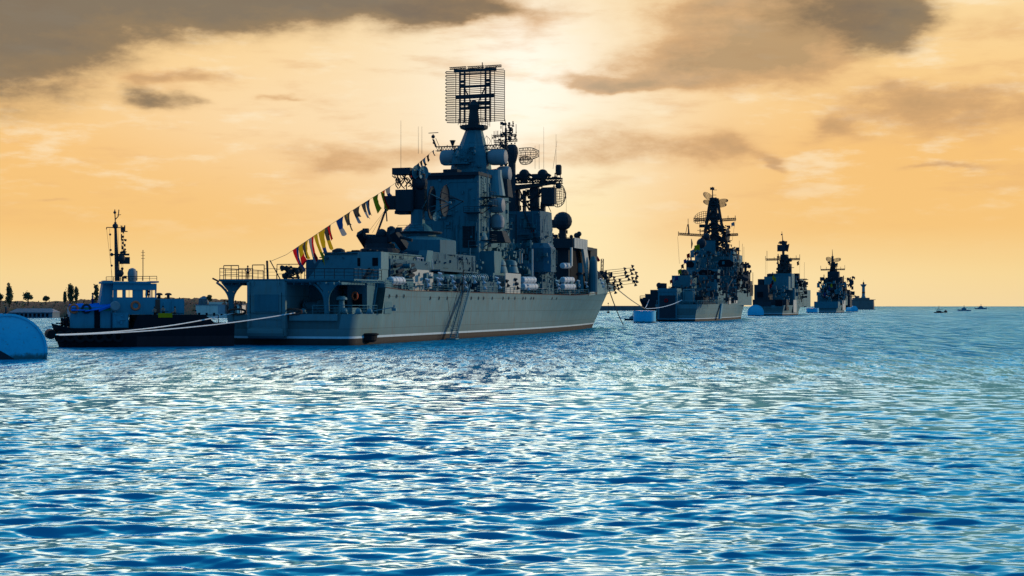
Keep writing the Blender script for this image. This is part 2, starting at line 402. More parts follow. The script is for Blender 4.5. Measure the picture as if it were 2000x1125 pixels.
# ------------------------------------------------------------------ water
def build_water():
    rnd = np.random.RandomState(7)
    nr = 900; r = 6.0*np.exp(np.linspace(0, 1, nr)*math.log(40000/6.0))
    r = np.concatenate([6+np.arange(0, 130)*0.0, r]) if False else r
    # denser rows where the picture needs them
    rr = [6.0]
    while rr[-1] < 45000:
        x = rr[-1]; rr.append(x+max(0.07, min(x*x*0.000034, x*0.03)))
    r = np.array(rr); nr = len(r)
    th = np.concatenate([np.linspace(-math.pi, -R(25), 40, endpoint=False), np.linspace(-R(25), R(25), 1000, endpoint=False), np.linspace(R(25), math.pi, 40, endpoint=False)])
    nt = len(th)
    RR, TT = np.meshgrid(r, th, indexing='ij')
    X = (RR*np.sin(TT)).astype(np.float64); Y = (RR*np.cos(TT)).astype(np.float64); Z = np.zeros_like(X)
    sp = np.maximum(np.gradient(r)[:, None]*np.ones_like(TT), RR*R(50)/1000)
    K = 130
    inner = (np.abs(TT) < R(26))
    gust = 1+0.35*np.sin(X*0.035+1.3+0.8*np.sin(Y*0.02))*np.sin(Y*0.023+0.6)
    for i in range(K):
        lam = 0.20*(2.8/0.20)**((i+rnd.rand())/K)
        ang = rnd.normal(0, 0.27)+0.05
        k = 2*math.pi/lam; ph = rnd.rand()*6.283
        amp = 0.175*math.sqrt(2.0/K)/k*((1.0 if lam < 1.0 else (1.0/lam)**0.35)*(1.0 if lam > 0.5 else (lam/0.5)**0.4))
        fade = np.clip((lam/sp-1.5)/1.3, 0, 1)
        if not fade.any(): continue
        a = k*(X*math.sin(ang)+Y*math.cos(ang))+ph
        Z += amp*np.sin(a+0.35*np.sin(a*0.37+i))*fade
    Z *= gust*inner
    edge = np.clip((R(25)-np.abs(TT))/R(2), 0, 1); Z *= edge
    vs = np.stack([X, Y, Z], -1).reshape(-1, 3)
    idx = np.arange(nr*nt).reshape(nr, nt)
    a = idx[:-1, :]; b = idx[1:, :]; a2 = np.roll(a, -1, 1); b2 = np.roll(b, -1, 1)
    f = np.stack([a, a2, b2, b], -1).reshape(-1, 4)
    vs = np.vstack([vs, [[0, 0, 0]]]); c = len(vs)-1
    tri = np.stack([idx[0], np.full(nt, c), np.roll(idx[0], -1)], -1)
    me = bpy.data.meshes.new('water'); nf = len(f)+len(tri)
    me.vertices.add(len(vs)); me.vertices.foreach_set('co', vs.astype(np.float32).ravel())
    lo = np.concatenate([f.ravel(), tri[:, ::-1].ravel()]).astype(np.int32)
    me.loops.add(len(lo)); me.loops.foreach_set('vertex_index', lo)
    starts = np.concatenate([np.arange(len(f))*4, len(f)*4+np.arange(len(tri))*3]).astype(np.int32)
    me.polygons.add(nf); me.polygons.foreach_set('loop_start', starts)
    me.polygons.foreach_set('use_smooth', [True]*nf)
    me.update(calc_edges=True)
    m = bpy.data.materials.new('sea_water'); m.use_nodes = True; T = NT(m.node_tree); T.n.clear()
    out = T.node('ShaderNodeOutputMaterial')
    geo = T.node('ShaderNodeNewGeometry'); sp_ = T.node('ShaderNodeSeparateXYZ'); T.l.new(geo.outputs['Position'], sp_.inputs[0])
    px, py, pz = sp_.outputs
    dist = T.m('SQRT', T.m('ADD', T.m('MULTIPLY', px, px), T.m('MULTIPLY', py, py)))
    # wavelets: crests run across the wind, so stretch them sideways
    v1 = T.comb(T.m('MULTIPLY', px, 0.45), py, 0.0)
    n1 = T.noise(v1, 2.2, 3, 0.55, '2D', 0.6); n2 = T.noise(v1, 0.75, 6, 0.68, '2D', 0.4)
    n3 = T.noise(T.comb(T.m('MULTIPLY', px, 0.3), py, 4.0), 0.07, 4, 0.62, '2D', 0.5)
    far = T.smooth(dist, 70.0, 200.0); vfar = T.smooth(dist, 200.0, 800.0)
    # gusts: patches of rougher and smoother water
    gp = T.noise(T.comb(T.m('MULTIPLY', px, 0.55), T.m('MULTIPLY', py, 0.075), 1.0), 1.0, 4, 0.7, '2D', 0.3)
    gp2 = T.noise(T.comb(T.m('MULTIPLY', px, 0.16), T.m('MULTIPLY', py, 0.013), 5.0), 1.0, 5, 0.7, '2D', 0.3)
    gst = T.m('ADD', T.m('MULTIPLY', gp, T.m('SUBTRACT', 1.0, vfar)), T.m('MULTIPLY', gp2, vfar))
    gst = T.smooth(gst, 0.36, 0.64)
    amp = T.m('ADD', 0.45, T.m('MULTIPLY', T.m('SUBTRACT', 1.0, gst), 1.1))
    h = T.m('ADD', T.m('MULTIPLY', n1, T.m('ADD', 0.012, T.m('MULTIPLY', far, 0.04))), T.m('MULTIPLY', n2, T.m('MULTIPLY', T.m('MULTIPLY', far, 0.12), amp)))
    h = T.m('ADD', h, T.m('MULTIPLY', n3, T.m('MULTIPLY', T.m('MULTIPLY', vfar, 0.5), amp)))
    bp = T.node('ShaderNodeBump'); bp.inputs['Strength'].default_value = 1.0; bp.inputs['Distance'].default_value = 1.0
    T.l.new(h, bp.inputs['Height'])
    # slope of unresolved wave groups, leaning back and forth along the wind
    t1 = T.noise(T.comb(T.m('MULTIPLY', px, 0.9), T.m('MULTIPLY', py, 0.13), 2.0), 1.0, 6, 0.78, '2D', 0.2)
    t2 = T.noise(T.comb(T.m('MULTIPLY', px, 0.30), T.m('MULTIPLY', py, 0.030), 8.0), 1.0, 6, 0.78, '2D', 0.2)
    tt = T.m('ADD', T.m('MULTIPLY', t1, T.m('SUBTRACT', 1.0, T.m('MULTIPLY', vfar, 0.75))), T.m('MULTIPLY', t2, T.m('MULTIPLY', vfar, 0.75)))
    tilt = T.m('MINIMUM', T.m('MAXIMUM', T.m('MULTIPLY', T.m('SUBTRACT', tt, 0.445), 2.4), -0.05), 0.5)
    tilt = T.m('MULTIPLY', tilt, T.m('MULTIPLY', T.smooth(dist, 70.0, 170.0), T.m('SUBTRACT', 1.0, T.m('MULTIPLY', T.smooth(dist, 500.0, 2500.0), 0.6))))
    va = T.node('ShaderNodeVectorMath'); va.operation = 'ADD'; T.l.new(bp.outputs[0], va.inputs[0]); T.l.new(T.comb(0.0, T.m('MULTIPLY', tilt, -1.0), 0.0), va.inputs[1])
    vn = T.node('ShaderNodeVectorMath'); vn.operation = 'NORMALIZE'; T.l.new(va.outputs[0], vn.inputs[0])
    fres = T.node('ShaderNodeFresnel'); fres.inputs['IOR'].default_value = 1.45; T.l.new(vn.outputs[0], fres.inputs['Normal'])
    gl = T.node('ShaderNodeBsdfGlossy'); gl.inputs['Color'].default_value = (0.28, 0.88, 1.32, 1); T.l.new(vn.outputs[0], gl.inputs['Normal'])
    T.put(gl.inputs['Roughness'], T.m('ADD', 0.05, T.m('MULTIPLY', vfar, 0.06)))
    df = T.node('ShaderNodeBsdfDiffuse'); df.inputs['Color'].default_value = (0.0, 0.155, 0.265, 1); T.l.new(bp.outputs[0], df.inputs['Normal'])
    fac = T.m('MINIMUM', fres.outputs[0], T.m('ADD', 0.34, T.m('MULTIPLY', far, T.m('MULTIPLY', T.m('SUBTRACT', gst, 0.6), 0.50))))
    mx = T.node('ShaderNodeMixShader'); T.put(mx.inputs[0], fac)
    T.l.new(df.outputs[0], mx.inputs[1]); T.l.new(gl.outputs[0], mx.inputs[2]); T.l.new(mx.outputs[0], out.inputs[0])
    me.materials.append(m)
    o = bpy.data.objects.new('water', me); COL.objects.link(o); o['kind'] = 'structure'
    print('water verts', len(vs))
build_water()
# ------------------------------------------------------------------ the near warship
F1 = Frame((-29.0, 190.0), 17.0)
def lamp_fixture(m, x, y, z, s=1.0, mat=0):          # paired cone floodlights on a short bracket
    for dz, dx in ((0.28, -0.1), (-0.32, 0.12)):
        m.lathe([(0.06*s, -0.3*s), (0.12*s, -0.18*s), (0.34*s, 0.22*s), (0.36*s, 0.26*s)], (x+dx, y, z+dz), (0.35, -0.2, 1 if dz > 0 else -1), 8)
    m.tube((x, y, z-0.5*s), (x, y, z+0.5*s), 0.05*s, n=4)

def build_warship():
    F = F1; P, Q = F.P, F.Q
    S = thing('warship', 'large grey-blue warship moored in front with square lattice radar on its tall mast', 'warship', (F.P0[0], F.P0[1], 0), -F.th)
    L = 163.0
    def bdf(s):
        if s < 100: return 9.35 if s > 2.0 else 7.35+math.sqrt(max(0, 4-(2.0-s)**2))
        u = min(1.0, (s-100)/(L-100)); return max(0.05, 9.35*(1-u**2.3)**0.9)
    def bwf(s):
        if s < 70: return 8.9 if s > 2.2 else 6.7+math.sqrt(max(0, 4.84-(2.2-s)**2))
        u = min(1.0, (s-70)/(L-70)); return max(0.03, 8.9*(1-u**1.7))
    def zdf(s):
        if s < 9.6: return 4.0
        if s < 10.9: return 4.0+3.5*(s-9.6)/1.3
        if s < 24: return 7.5-0.35*min(1, (s-10.9)/8)
        return 7.15+1.75*max(0, (s-110)/(L-110))**1.5
    h = hull_mesh(L, bdf, bwf, zdf, 17.0, [-2.0, 0.0, 0.42, 0.86, 1.14, 2.2, 3.1, 3.9], [1, 1, 1, 2, 0, 0, 0, 0], ns=80, smin=[9.6, 10.9, .03, .1, .25, .45, .7, 1.0, 1.4, 1.8, 2.2])
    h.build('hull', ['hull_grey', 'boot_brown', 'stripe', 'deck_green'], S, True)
    rk = lambda y: y+17.0*max(0, (y/L-0.8)/0.2)**1.5*zdf(y)/zdf(L)
    side = lambda y, z: bwf(y)+(bdf(y)-bwf(y))*max(0, z/zdf(y))**1.6
    # portholes
    for px in (760, 774, 788, 840, 857, 873, 920, 934, 944, 961, 982, 993, 1005, 1021, 1026, 1037, 1042, 1079, 1088):
        y = F.st(px, 9.25); x = side(y, 6.2); z = F.z(578 if px < 830 else 582, y, x); m = MB()
        x = side(y, z)
        m.lathe([(0.34, 0), (0.34, 0.07), (0.25, 0.09)], (x-0.02, y, z), (1, 0, 0), 10); m.cur = 1
        m.lathe([(0.24, 0.0), (0.24, 0.10)], (x-0.02, y, z), (1, 0, 0), 10)
        m.build('porthole', ['ship_grey', 'opening'], S)
    # rubbing cap along the deck edge
    m = MB(); pts = [(bdf(y)+0.02, rk(y), zdf(y)+0.02) for y in [11+i*3 for i in range(51)]+[L-.3]]
    m.path(pts, 0.06, 6); m.path([(-p[0], p[1], p[2]) for p in pts], 0.06, 6)
    m.build('deck_edge', 'rust', S)
    m = MB()
    pts = [(bdf(y)-0.1, y, zdf(y)) for y in [11, 16, 22, 28, 34, 39]]; m.rail(pts, 1.05, 1.9, 0.035)
    pts = [(bdf(y)-0.1, rk(y), zdf(y)) for y in [50, 60, 70, 80, 90, 100, 110, 120, 130, 140, 150, 158, 164]]; m.rail(pts, 1.05, 2.0, 0.035)
    pts = [(-bdf(y)+0.1, y, zdf(y)) for y in range(11, 160, 10)]; m.rail(pts, 1.05, 2.4, 0.03)
    pts = [(7.2, .2, 4.0), (8.6, 1.2, 4.0), (8.9, 3, 4.0), (8.9, 6, 4.0), (8.9, 9, 4.0)]; m.rail(pts, 1.1, 1.3, 0.04); m.rail([(3.6, .2, 4.0), (7.2, .2, 4.0)], 1.1, 1.2, 0.04)
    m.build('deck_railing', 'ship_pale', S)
    # transom: towed sonar housing
    m = MB(); a = Q(487, 660, -1.0); b = Q(556, 548, -1.0); x0, x1 = a[0], b[0]
    m.box(x0, x1, -1.1, 7.5, 3.3, 8.25); m.prism([(x0, -1.0), (x1, -1.0), (x1, 3), (x0, 3)], 1.7, 3.3)
    m.box(x0+0.35, x1-0.35, -1.28, -1.0, 4.1, 6.7); m.tube((x0, -0.9, 1.55), (x1, -0.9, 1.55), 0.75, n=12)
    m.box(x0-0.15, x0+0.2, -1.35, -0.9, 1.2, 8.1); m.box(x1-0.2, x1+0.25, -1.35, -0.9, 1.2, 8.1)
    m.tube((x0+0.7, -1.35, 7.6), (x0+0.7, -1.35, 8.3), 0.08); m.tube((x1-0.7, -1.35, 7.6), (x1-0.7, -1.35, 8.3), 0.08)
    m.build('sonar_housing', 'hull_grey', S)
    m = MB(); m.box(x0+0.9, x1-0.7, -1.36, -1.29, 4.3, 6.5); m.build('housing_door', 'ship_grey', S)
    # knuckle under the quarterdeck edge
    
    for xa_, xb_ in ((x1+.3, 7.2), (-7.2, x0-.3)): m = MB(); m.box(xa_, xb_, -.32, .05, 3.15, 3.98); m.build('transom_knuckle', 'hull_grey', S)
    # fairleads
    for px in (463, 572):
        c = Q(px, 607, -0.3); m = MB()
        for k in range(20):
            a0 = 2*math.pi*k/20; a1 = 2*math.pi*(k+1)/20
            m.tube((c[0]+1.25*math.cos(a0), -0.35, c[2]-.12+0.34*math.sin(a0)), (c[0]+1.25*math.cos(a1), -0.35, c[2]-.12+0.34*math.sin(a1)), 0.15, n=6)
        m.build('fairlead', 'rust', S)
    # superstructure behind quarterdeck
    m = MB(); m.box(-8.7, 8.2, 9.3, 12, 4.0, 8.3); m.box(x1, x1+3.6, 6.5, 9.4, 4.0, 8.3); m.box(5.4, 8.2, 7.2, 9.4, 4.0, 8.3)
    clutter(m, x1+0.5, 5, 9.1, 9.3, 4.6, 7.8, 16, 3, 0.7); m.build('quarterdeck_bulkhead', 'ship_grey', S)
    m = MB(); m.box(6.2, 7.5, 7.05, 7.2, 4.1, 6.6); m.build('doorway', 'opening', S)
    for px, py in ((563, 588), (693, 578)):
        m = MB(); c = Q(px, py, 6.3); m.ring((c[0], 6.3, c[2]), (0.5, 1, 0), 0.5, 0.13, 16, 6); m.build('life_ring', 'orange', S)
    m = MB(); a = Q(570, 593, 5.8); b = Q(589, 580, 5.8); m.box(a[0], b[0], 5.8, 6.4, a[2], b[2]); clutter(m, a[0], b[0], 5.7, 5.8, a[2], b[2], 8, 8, 0.4)
    m.build('net_locker', 'green_net', S)
    # winch, capstan, vents on the quarterdeck
    m = MB(); c = Q(612, 600, 4.0); m.tube((c[0]-1.0, 4, 4.9), (c[0]+1.0, 4, 4.9), 0.75, n=16); m.tube((c[0]-1.05, 4, 4.9), (c[0]-0.9, 4, 4.9), 1.0, n=16); m.tube((c[0]+1.05, 4, 4.9), (c[0]+0.9, 4, 4.9), 1.0, n=16)
    m.box(c[0]-1.2, c[0]+1.2, 3.4, 4.6, 4.0, 4.4); m.build('winch', 'ship_grey', S)
    m = MB(); c = Q(667, 600, 2.5); m.lathe([(0.62, 0), (0.55, 0.5), (0.42, 0.9), (0.36, 1.6), (0.4, 1.75), (0.75, 1.85), (0.7, 2.1), (0.35, 2.3)], (c[0], 2.5, 4.0), n=16); m.build('mushroom_vent', 'ship_pale', S)
    m = MB()
    for px, s_ in ((592, .5), (672, .55), (700, .5), (722, .45)):
        c = Q(px, 608, 1.2); m.ball((c[0], 1.2, 4.35), s_*0.8); m.tube((c[0]-0.5, 1.2, 4.1), (c[0]+0.5, 1.2, 4.1), 0.12)
    m.box(7.1, 8.2, 2.2, 4.3, 4.0, 4.8); m.box(5.2, 6.2, 3.2, 4.3, 4.0, 4.9); m.build('deck_gear', 'ship_pale', S)
    # helicopter platform with curved brackets
    m = MB(); pl = [(-9.1, -1.0), (3.0, -1.0), (8.5, 2.2), (8.6, 12), (-9.1, 12)]
    m.prism(pl, 8.28, 8.5); m.prism(pl, 8.02, 8.28, 1.0, sc0=0.95)
    for k in range(16): m.box(-8.6+k*1.1, -8.52+k*1.1, -0.6, 9, 7.75, 8.05)
    for k in range(10):    # turned-down safety net arms along the starboard edge
        y = 2.6+k*0.95; m.tube((8.6, y, 8.3), (9.3, y, 8.1), 0.05); m.tube((9.3, y, 8.1), (9.3, y+0.95, 8.1), 0.04)
    m.build('helicopter_platform', 'ship_grey', S)
    def bracket(m, xc, y, z0, up, sgn):
        for d in (-1, 1):
            pr = None
            for k in range(9):
                u = k/8; zz = z0+(8.1-z0)*u; xx = xc+sgn*up*u*0.25+d*(0.22+1.9*max(0, u-0.35)**2.4*2.6)
                if pr: m.tube(pr, (xx, y, zz), 0.16, n=6)
                pr = (xx, y, zz)
        m.prism([(xc-0.2, y-0.1), (xc+0.2, y-0.1), (xc+0.2, y+0.1), (xc-0.2, y+0.1)], z0, 6.95, (1.9, 1.0), (sgn*up*0.2, 0)); m.prism([(xc-0.45, y-0.08), (xc+0.45, y-0.08), (xc+0.45, y+0.08), (xc-0.45, y+0.08)], 6.9, 8.1, (3.4, 1.0))
    for px_, up_ in ((452, 0.8), (638, 0.9)): m = MB(); bracket(m, Q(px_, 612, 0.2)[0], 0.3, 4.0, up_, -1); m.build('platform_bracket', 'ship_grey', S)
    m = MB(); r_ = lambda px: (Q(px, 545, -0.9)[0], -0.9, 8.5)
    m.rail([r_(437), r_(466)], 1.75, 0.75, 0.06, 2); m.rail([r_(466), r_(494)], 1.35, 0.7, 0.04, 2); m.rail([r_(493), r_(516)], 1.8, 0.9, 0.06, 1)
    m.rail([r_(516), r_(540)], 1.3, 1.0, 0.03, 2); m.rail([r_(541), r_(588)], 1.85, 1.4, 0.05, 2); m.rail([(3.0, -0.9, 8.5), (8.4, 2.4, 8.5), (8.5, 11.5, 8.5)], 1.3, 1.2, 0.05, 2)
    m.rail([(-9.0, -0.9, 8.5), (-9.0, 11.5, 8.5)], 1.4, 1.4, 0.05, 2); m.tube((-9.1, -0.95, 8.2), (-10.0, -0.95, 8.6), 0.12)
    m.build('platform_railing', 'mast_black', S)
    m = MB(); c = Q(523, 546, -0.6); m.tube((c[0], -0.6, 8.4), (c[0]-0.1, -0.6, 10.85), 0.14); d = Q(549, 546, 0.5); m.tube((c[0]+0.3, -0.6, 10.9), (d[0], 0.2, 8.5), 0.07); m.build('flagstaff', 'mast_black', S)
    m = MB(); rnd = random.Random(4)
    for k in range(26):
        c = Q(548+rnd.random()*38, 546, 1.0); m.ball((c[0], 1+rnd.random(), 8.6+rnd.random()*1.45), 0.16+rnd.random()*0.2, n=6)
    for k in range(16):
        c = Q(550+rnd.random()*34, 546, 1.2); c2 = Q(550+rnd.random()*34, 546, 1.2); m.tube((c[0], 1.2, 8.5+rnd.random()*1.4), (c2[0], 1.6, 8.6+rnd.random()*1.5), 0.12)
    m.build('deck_machinery', 'mast_black', S)
    # hangar (raked after end)
    m = MB(); z1 = F.z(495, 17, 0); xl = Q(606, 540, 16)[0]; xr = Q(742, 540, 16)[0]
    vs = [(xl, 14.5, 8.3), (xr, 14.5, 8.3), (xr, 34, 8.3), (xl, 34, 8.3), (xl+1.9, 17, z1), (xr-0.4, 17, z1), (xr-0.4, 34, z1), (xl+0.4, 34, z1)]
    m.add(vs, [(3, 2, 1, 0), (4, 5, 6, 7), (0, 1, 5, 4), (1, 2, 6, 5), (2, 3, 7, 6), (3, 0, 4, 7)])
    m.box(xl+1.6, xr-0.2, 16.7, 34.2, z1, z1+0.18); m.tube((xl+1, 15.9, 9.4), (xr-0.3, 15.4, 9.2), 0.04)
    m.build('hangar', 'ship_grey', S)
    m = MB(); rnd = random.Random(9)
    for k in range(24):
        x = xl+2+rnd.random()*(xr-xl-3); m.box(x, x+0.3+rnd.random()*0.5, 17.2, 17.8, z1+0.1, z1+0.25+rnd.random()*0.35)
    c = Q(662, 492, 17.5); m.lathe([(0.9, 0), (0.8, 0.4), (0.3, 0.6)], (c[0], 17.5, z1+0.15)); m.build('hangar_fittings', 'ship_dark', S)
    m = MB(); m.box(-9.2, 9.2, 10.9, 13.5, 4.0, 8.28); m.box(-8.6, 8.4, 11, 16, 7.4, 8.5)
    m.build('aft_deckhouse', 'ship_grey', S)
    # starboard control booth
    m = MB(); z0 = 8.3; zt = F.z(492, 12, 6); xa = Q(697, 520, 12)[0]; xb = Q(743, 520, 12)[0]
    m.chbox(xa, xb, 12, 15.2, z0+1.7, zt, 0.25); m.box(xa-0.3, xb-0.1, 11.8, 15, z0-0.2, z0+1.75); m.box(xa+0.3, xb-0.3, 11.85, 12, z0+0.2, z0+1.6)
    clutter(m, xa, xb, 11.7, 11.85, z0, z0+1.8, 12, 5, 0.6); m.build('control_booth', 'ship_pale', S)
    
    for u0, u1 in ((xb-1.15, xb-.35), (xa+.1, xa+.5)): m = MB(); m.box(u0, u1, 11.93, 12.1, zt-1.9, zt-.8); m.build('window', 'opening', S)
    m = MB(); m.ring((xa+2.0, 11.7, z0+1.45), (0, 1, 0), 0.33, 0.12); m.tube((xa+1.1, 11.6, z0+0.4), (xa+1.7, 11.6, z0+1.2), 0.2, n=8); m.build('booth_fittings', 'ship_dark', S)
    m = MB(); y = 11.3; m.box(6.6, 9.0, 11.0, 13.4, 5.6, 8.2, (0.8, 1)); m.lathe([(1.5, -0.7), (1.5, 0.7)], (7.4, 11.6, 7.2), (1, 0, 0), 20); m.build('boat_cradle', 'ship_pale', S)
    m = MB(); 
    for k in range(2):
        xx = 7.1+k*1.3; m.tube((xx, 10.6, 8.4), (xx-0.2, 9.0, 4.05), 0.06)
    for k in range(11): u = k/10; m.tube((7.1-0.2*u, 10.6-1.6*u, 8.4-4.3*u), (8.4-0.2*u, 10.6-1.6*u, 8.4-4.3*u), 0.05)
    m.build('deck_ladder', 'ship_pale', S)
    # twin-arm missile launcher on drum
    m = MB(); yc = 33; c = Q(742, 480, yc); xc = c[0]; zb = z1
    m.lathe([(3.4, 0), (2.9, 1.2), (2.3, 1.35), (2.2, 2.0)], (xc, yc, zb), n=24)
    a = Q(716, 470, yc); b = Q(768, 470, yc); zc = F.z(466, yc, 0)
    m.chbox(a[0], b[0]-0.6, yc-1.2, yc+1.2, zb+1.6, zc+0.2, 0.4)
    m.ball((xc+0.3, yc, zc+0.55), 0.85, 12, 1.1); m.lathe([(0.75, -1.1), (0.8, 0), (0.6, 1.0), (0.2, 1.25)], (b[0]-0.3, yc, zc+0.6), n=12); m.tube((a[0]-0.4, yc, zc+0.3), (b[0]+0.3, yc, zc+0.1), 0.42, n=10)
    m.build('launcher_base', 'ship_dark', S)
    for (pa, pb) in (((697, 452), (724, 484)), ((762, 450), (796, 488))):
        m = MB(); p = Q(pa[0]+5, pa[1]+2, yc-3.0); q = Q(pb[0]-5, pb[1]-3, yc+1.5)
        p = Vector(p); q = Vector(q); d = (q-p); s_ = Vector((0, 0.5, 0.62))
        w = Vector((0.42, 0, 0.22))
        vs = [p+w+s_*0.4, p-w+s_*0.4, p-w-s_*0.5, p+w-s_*0.5, q+w+s_*0.9, q-w+s_*0.9, q-w-s_*0.5, q+w-s_*0.5]
        m.add(vs, [(0, 1, 2, 3), (7, 6, 5, 4), (0, 4, 5, 1), (1, 5, 6, 2), (2, 6, 7, 3), (3, 7, 4, 0)])
        m.box(p.x+0.5, p.x+1.3, p.y, p.y+0.6, p.z-0.1, p.z+0.6); m.tube(p+d*0.45+Vector((0.2, 0, 0.3)), p+d*0.45+Vector((2.2, 0, -0.2)), 0.25)
        m.build('launch_rail', 'ship_dark', S)
    # deck crane boom
    m = MB(); p = Q(735, 460, 36); q = Q(754, 408, 36); m.tube(p, q, 0.16); m.tube(q, (q[0]+0.15, q[1], q[2]-1.9), 0.1); m.tube(q, Q(718, 455, 36), 0.025, n=3); m.tube(q, Q(727, 455, 36), 0.025, n=3); m.build('crane_boom', 'mast_black', S)
    # long after deckhouse
    m = MB(); z2 = F.z(492, 34, 4); m.box(-6.0, 5.6, 34, 60, 7.0, z2+0.2); m.box(-5.6, 7.2, 18, 34, 7.0, 11.6)
    for k in range(10): m.box(-5.9+k*1.15, -5.83+k*1.15, 33.93, 34, 7.2, z2)
    m.build('midship_deckhouse', 'ship_blue', S)
    m = MB(); a = Q(812, 530, 34); m.box(a[0], a[0]+1.6, 33.5, 36, z2-2.6, z2+0.2, (0.8, 1), (0.6, 0)); m.build('vent_cowl', 'ship_pale', S)
    # tapering magazine drum
    m = MB(); c = Q(820, 470, 48); za = z2; zb_ = F.z(471, 48, 0); zc_ = F.z(457, 48, 0)
    m.lathe([(6.4, za-13.2), (6.4, zb_-13.2), (3.1, zc_-13.2-0.4), (3.1, zc_-13.2)], (c[0]-0.4, 48, 13.2), n=10); m.build('magazine_drum', 'ship_grey', S)
    m = MB(); m.lathe([(3.6, 0), (3.75, 0.15), (3.75, 0.3)], (c[0]-0.2, 48, zc_), n=24); a = Q(785, 477, 44); m.box(a[0], a[0]+2.6, 43.5, 45.5, a[2], a[2]+0.2)
    m.ball(Q(797, 465, 44.5), 0.45); m.rail([(c[0]-2.9, 45.8, zc_+0.3), (c[0]+2.9, 45.8, zc_+0.3)], 1.0, 1.2, 0.03); m.build('director_platform', 'ship_dark', S)
    # after fire-control director
    yd = 48; zq = lambda py: F.z(py, yd, 0); X = lambda px: Q(px, 400, yd)[0]
    m = MB(); m.lathe([(2.6, zq(453)), (1.9, zq(443)), (1.15, zq(436)), (1.1, zq(410))], (X(816), yd, 0), n=16); m.box(X(826), X(829), yd-0.9, yd-0.5, zq(438), zq(412)); m.build('director_pedestal', 'ship_grey', S)
    m = MB(); m.chbox(X(778), X(812), yd-1.6, yd+1.4, zq(413), zq(371), 0.25); m.chbox(X(753), X(779), yd-0.9, yd+0.9, zq(408), zq(382), 0.3)
    m.box(X(776), X(802), yd-1.2, yd+1.2, zq(418), zq(412)); m.build('director_cabin', 'ship_dark', S)
    m = MB(); m.box(X(771), X(806), yd-1.2, yd+0.8, zq(341), zq(328)); m.box(X(800), X(828), yd-.6, yd+.6, zq(342), zq(333)); m.build('director_roof', 'ship_dark', S)
    m = MB(); rnd = random.Random(12)
    for k in range(34):
        p = (X(773+rnd.random()*48), yd-1+rnd.random()*2, zq(372-rnd.random()*32)); q = (p[0]+rnd.uniform(-1.2, 1.2), p[1]+rnd.uniform(-.5, .5), p[2]+rnd.uniform(0.4, 1.3)); m.tube(p, q, 0.09, n=5)
    for k in range(5): m.ring((X(780+k*9), yd-0.6, zq(352-(k % 2)*8)), (0, 1, 0.3), 0.4, 0.08, 12, 4)
    m.box(X(806), X(830), yd-0.2, yd+1.0, zq(412), zq(340)); m.ball((X(822), yd, zq(358)), 1.1); m.build('director_frame', 'ship_dark', S)
    def dish(name, px, py, r, y, ax, mat, depth=0.28):
        m = MB(); c = Q(px, py, y); ax = Vector(ax).normalized()
        pr = [(r*math.sin(k/7*math.pi/2)*1.0, depth*r*(1-math.cos(k/7*math.pi/2))) for k in range(8)]
        q = ax.to_track_quat('Z', 'Y'); vs = []; fs = []; n = 28
        for off in (0.0, -0.07):
            for (rr, hh) in pr:
                for i in range(n):
                    a = 2*math.pi*i/n; vs.append(Vector(c)+q@Vector((math.cos(a)*max(rr, 0.01), math.sin(a)*max(rr, 0.01), hh+off)))
        for s_ in (0, 8):
            for k in range(7):
                for i in range(n): fs.append(((s_+k)*n+i, (s_+k)*n+(i+1) % n, (s_+k+1)*n+(i+1) % n, (s_+k+1)*n+i))
        for i in range(n): fs.append((7*n+i, 7*n+(i+1) % n, 15*n+(i+1) % n, 15*n+i))
        m.add(vs, fs); tip = Vector(c)+ax*r*1.35
        for k in range(3):
            a = 2*math.pi*k/3+0.4; m.tube(Vector(c)+q@Vector((math.cos(a)*r*0.8, math.sin(a)*r*0.8, depth*r*0.7)), tip, 0.06, n=4)
        m.ball(tip, 0.16, 8); return m.build(name, mat, S)
    dish('tracking_dish', 838, 396, 2.65, yd-0.9, (1, 0.12, -0.05), 'ship_dark', 0.2); dish('tracking_dish', 864, 392, 2.55, yd+2.8, (1, 0.06, -0.05), 'ship_dark', 0.2)
    dish('command_dish', 812, 336, 1.15, yd-0.8, (1, -0.35, -0.1), 'ship_pale'); dish('command_dish', 825, 338, 1.15, yd-0.4, (1, -0.35, -0.1), 'ship_pale'); dish('command_dish', 850, 422, 0.75, yd-1.5, (1, -0.35, -0.3), 'ship_pale')
    m = MB(); m.path([(X(822), yd, zq(412)), (X(845), yd-1, zq(380)), (X(882), yd-1, zq(399))], 0.07); m.tube((X(846), yd-1, zq(405)), (X(884), yd-1, zq(398)), 0.06); m.tube((X(846), yd-1, zq(415)), (X(884), yd-1, zq(400)), 0.06); m.ball((X(883), yd-1, zq(398)), 0.25); m.build('dish_feed', 'ship_pale', S)
    # ---------------- main tower (funnel block)
    yt = 64.7; zt = lambda py: F.z(py, yt, 0); TX = lambda px: Q(px, 400, yt)[0]
    m = MB(); m.chbox(TX(832), TX(935), yt, yt+7.0, 7.0, zt(342), 0.12); m.box(TX(806), TX(836), yt+0.5, yt+5, zt(455), zt(345)); m.box(TX(872), TX(933), yt-0.08, yt, zt(520), zt(352))
    m.box(TX(830), TX(873), yt-0.12, yt, zt(428), zt(424)); m.box(TX(868), TX(872), yt-0.15, yt, 9, zt(352)); m.tube((TX(915), yt-0.1, zt(520)), (TX(915), yt-0.1, zt(370)), 0.05)
    m.path([(TX(934), yt-0.1, zt(356)), (TX(880), yt-0.1, zt(356)), (TX(868), yt-0.1, zt(364)), (TX(866), yt-0.1, zt(450))], 0.09)
    m.tube((TX(893), yt-0.2, zt(520)), (TX(893), yt-0.2, zt(440)), 0.22, n=8)
    m.box(-3.2, 3.4, yt+6.5, 86, 7.0, F.z(352, 80, 0))
    m.build('main_tower', 'ship_grey', S)
    m = MB()
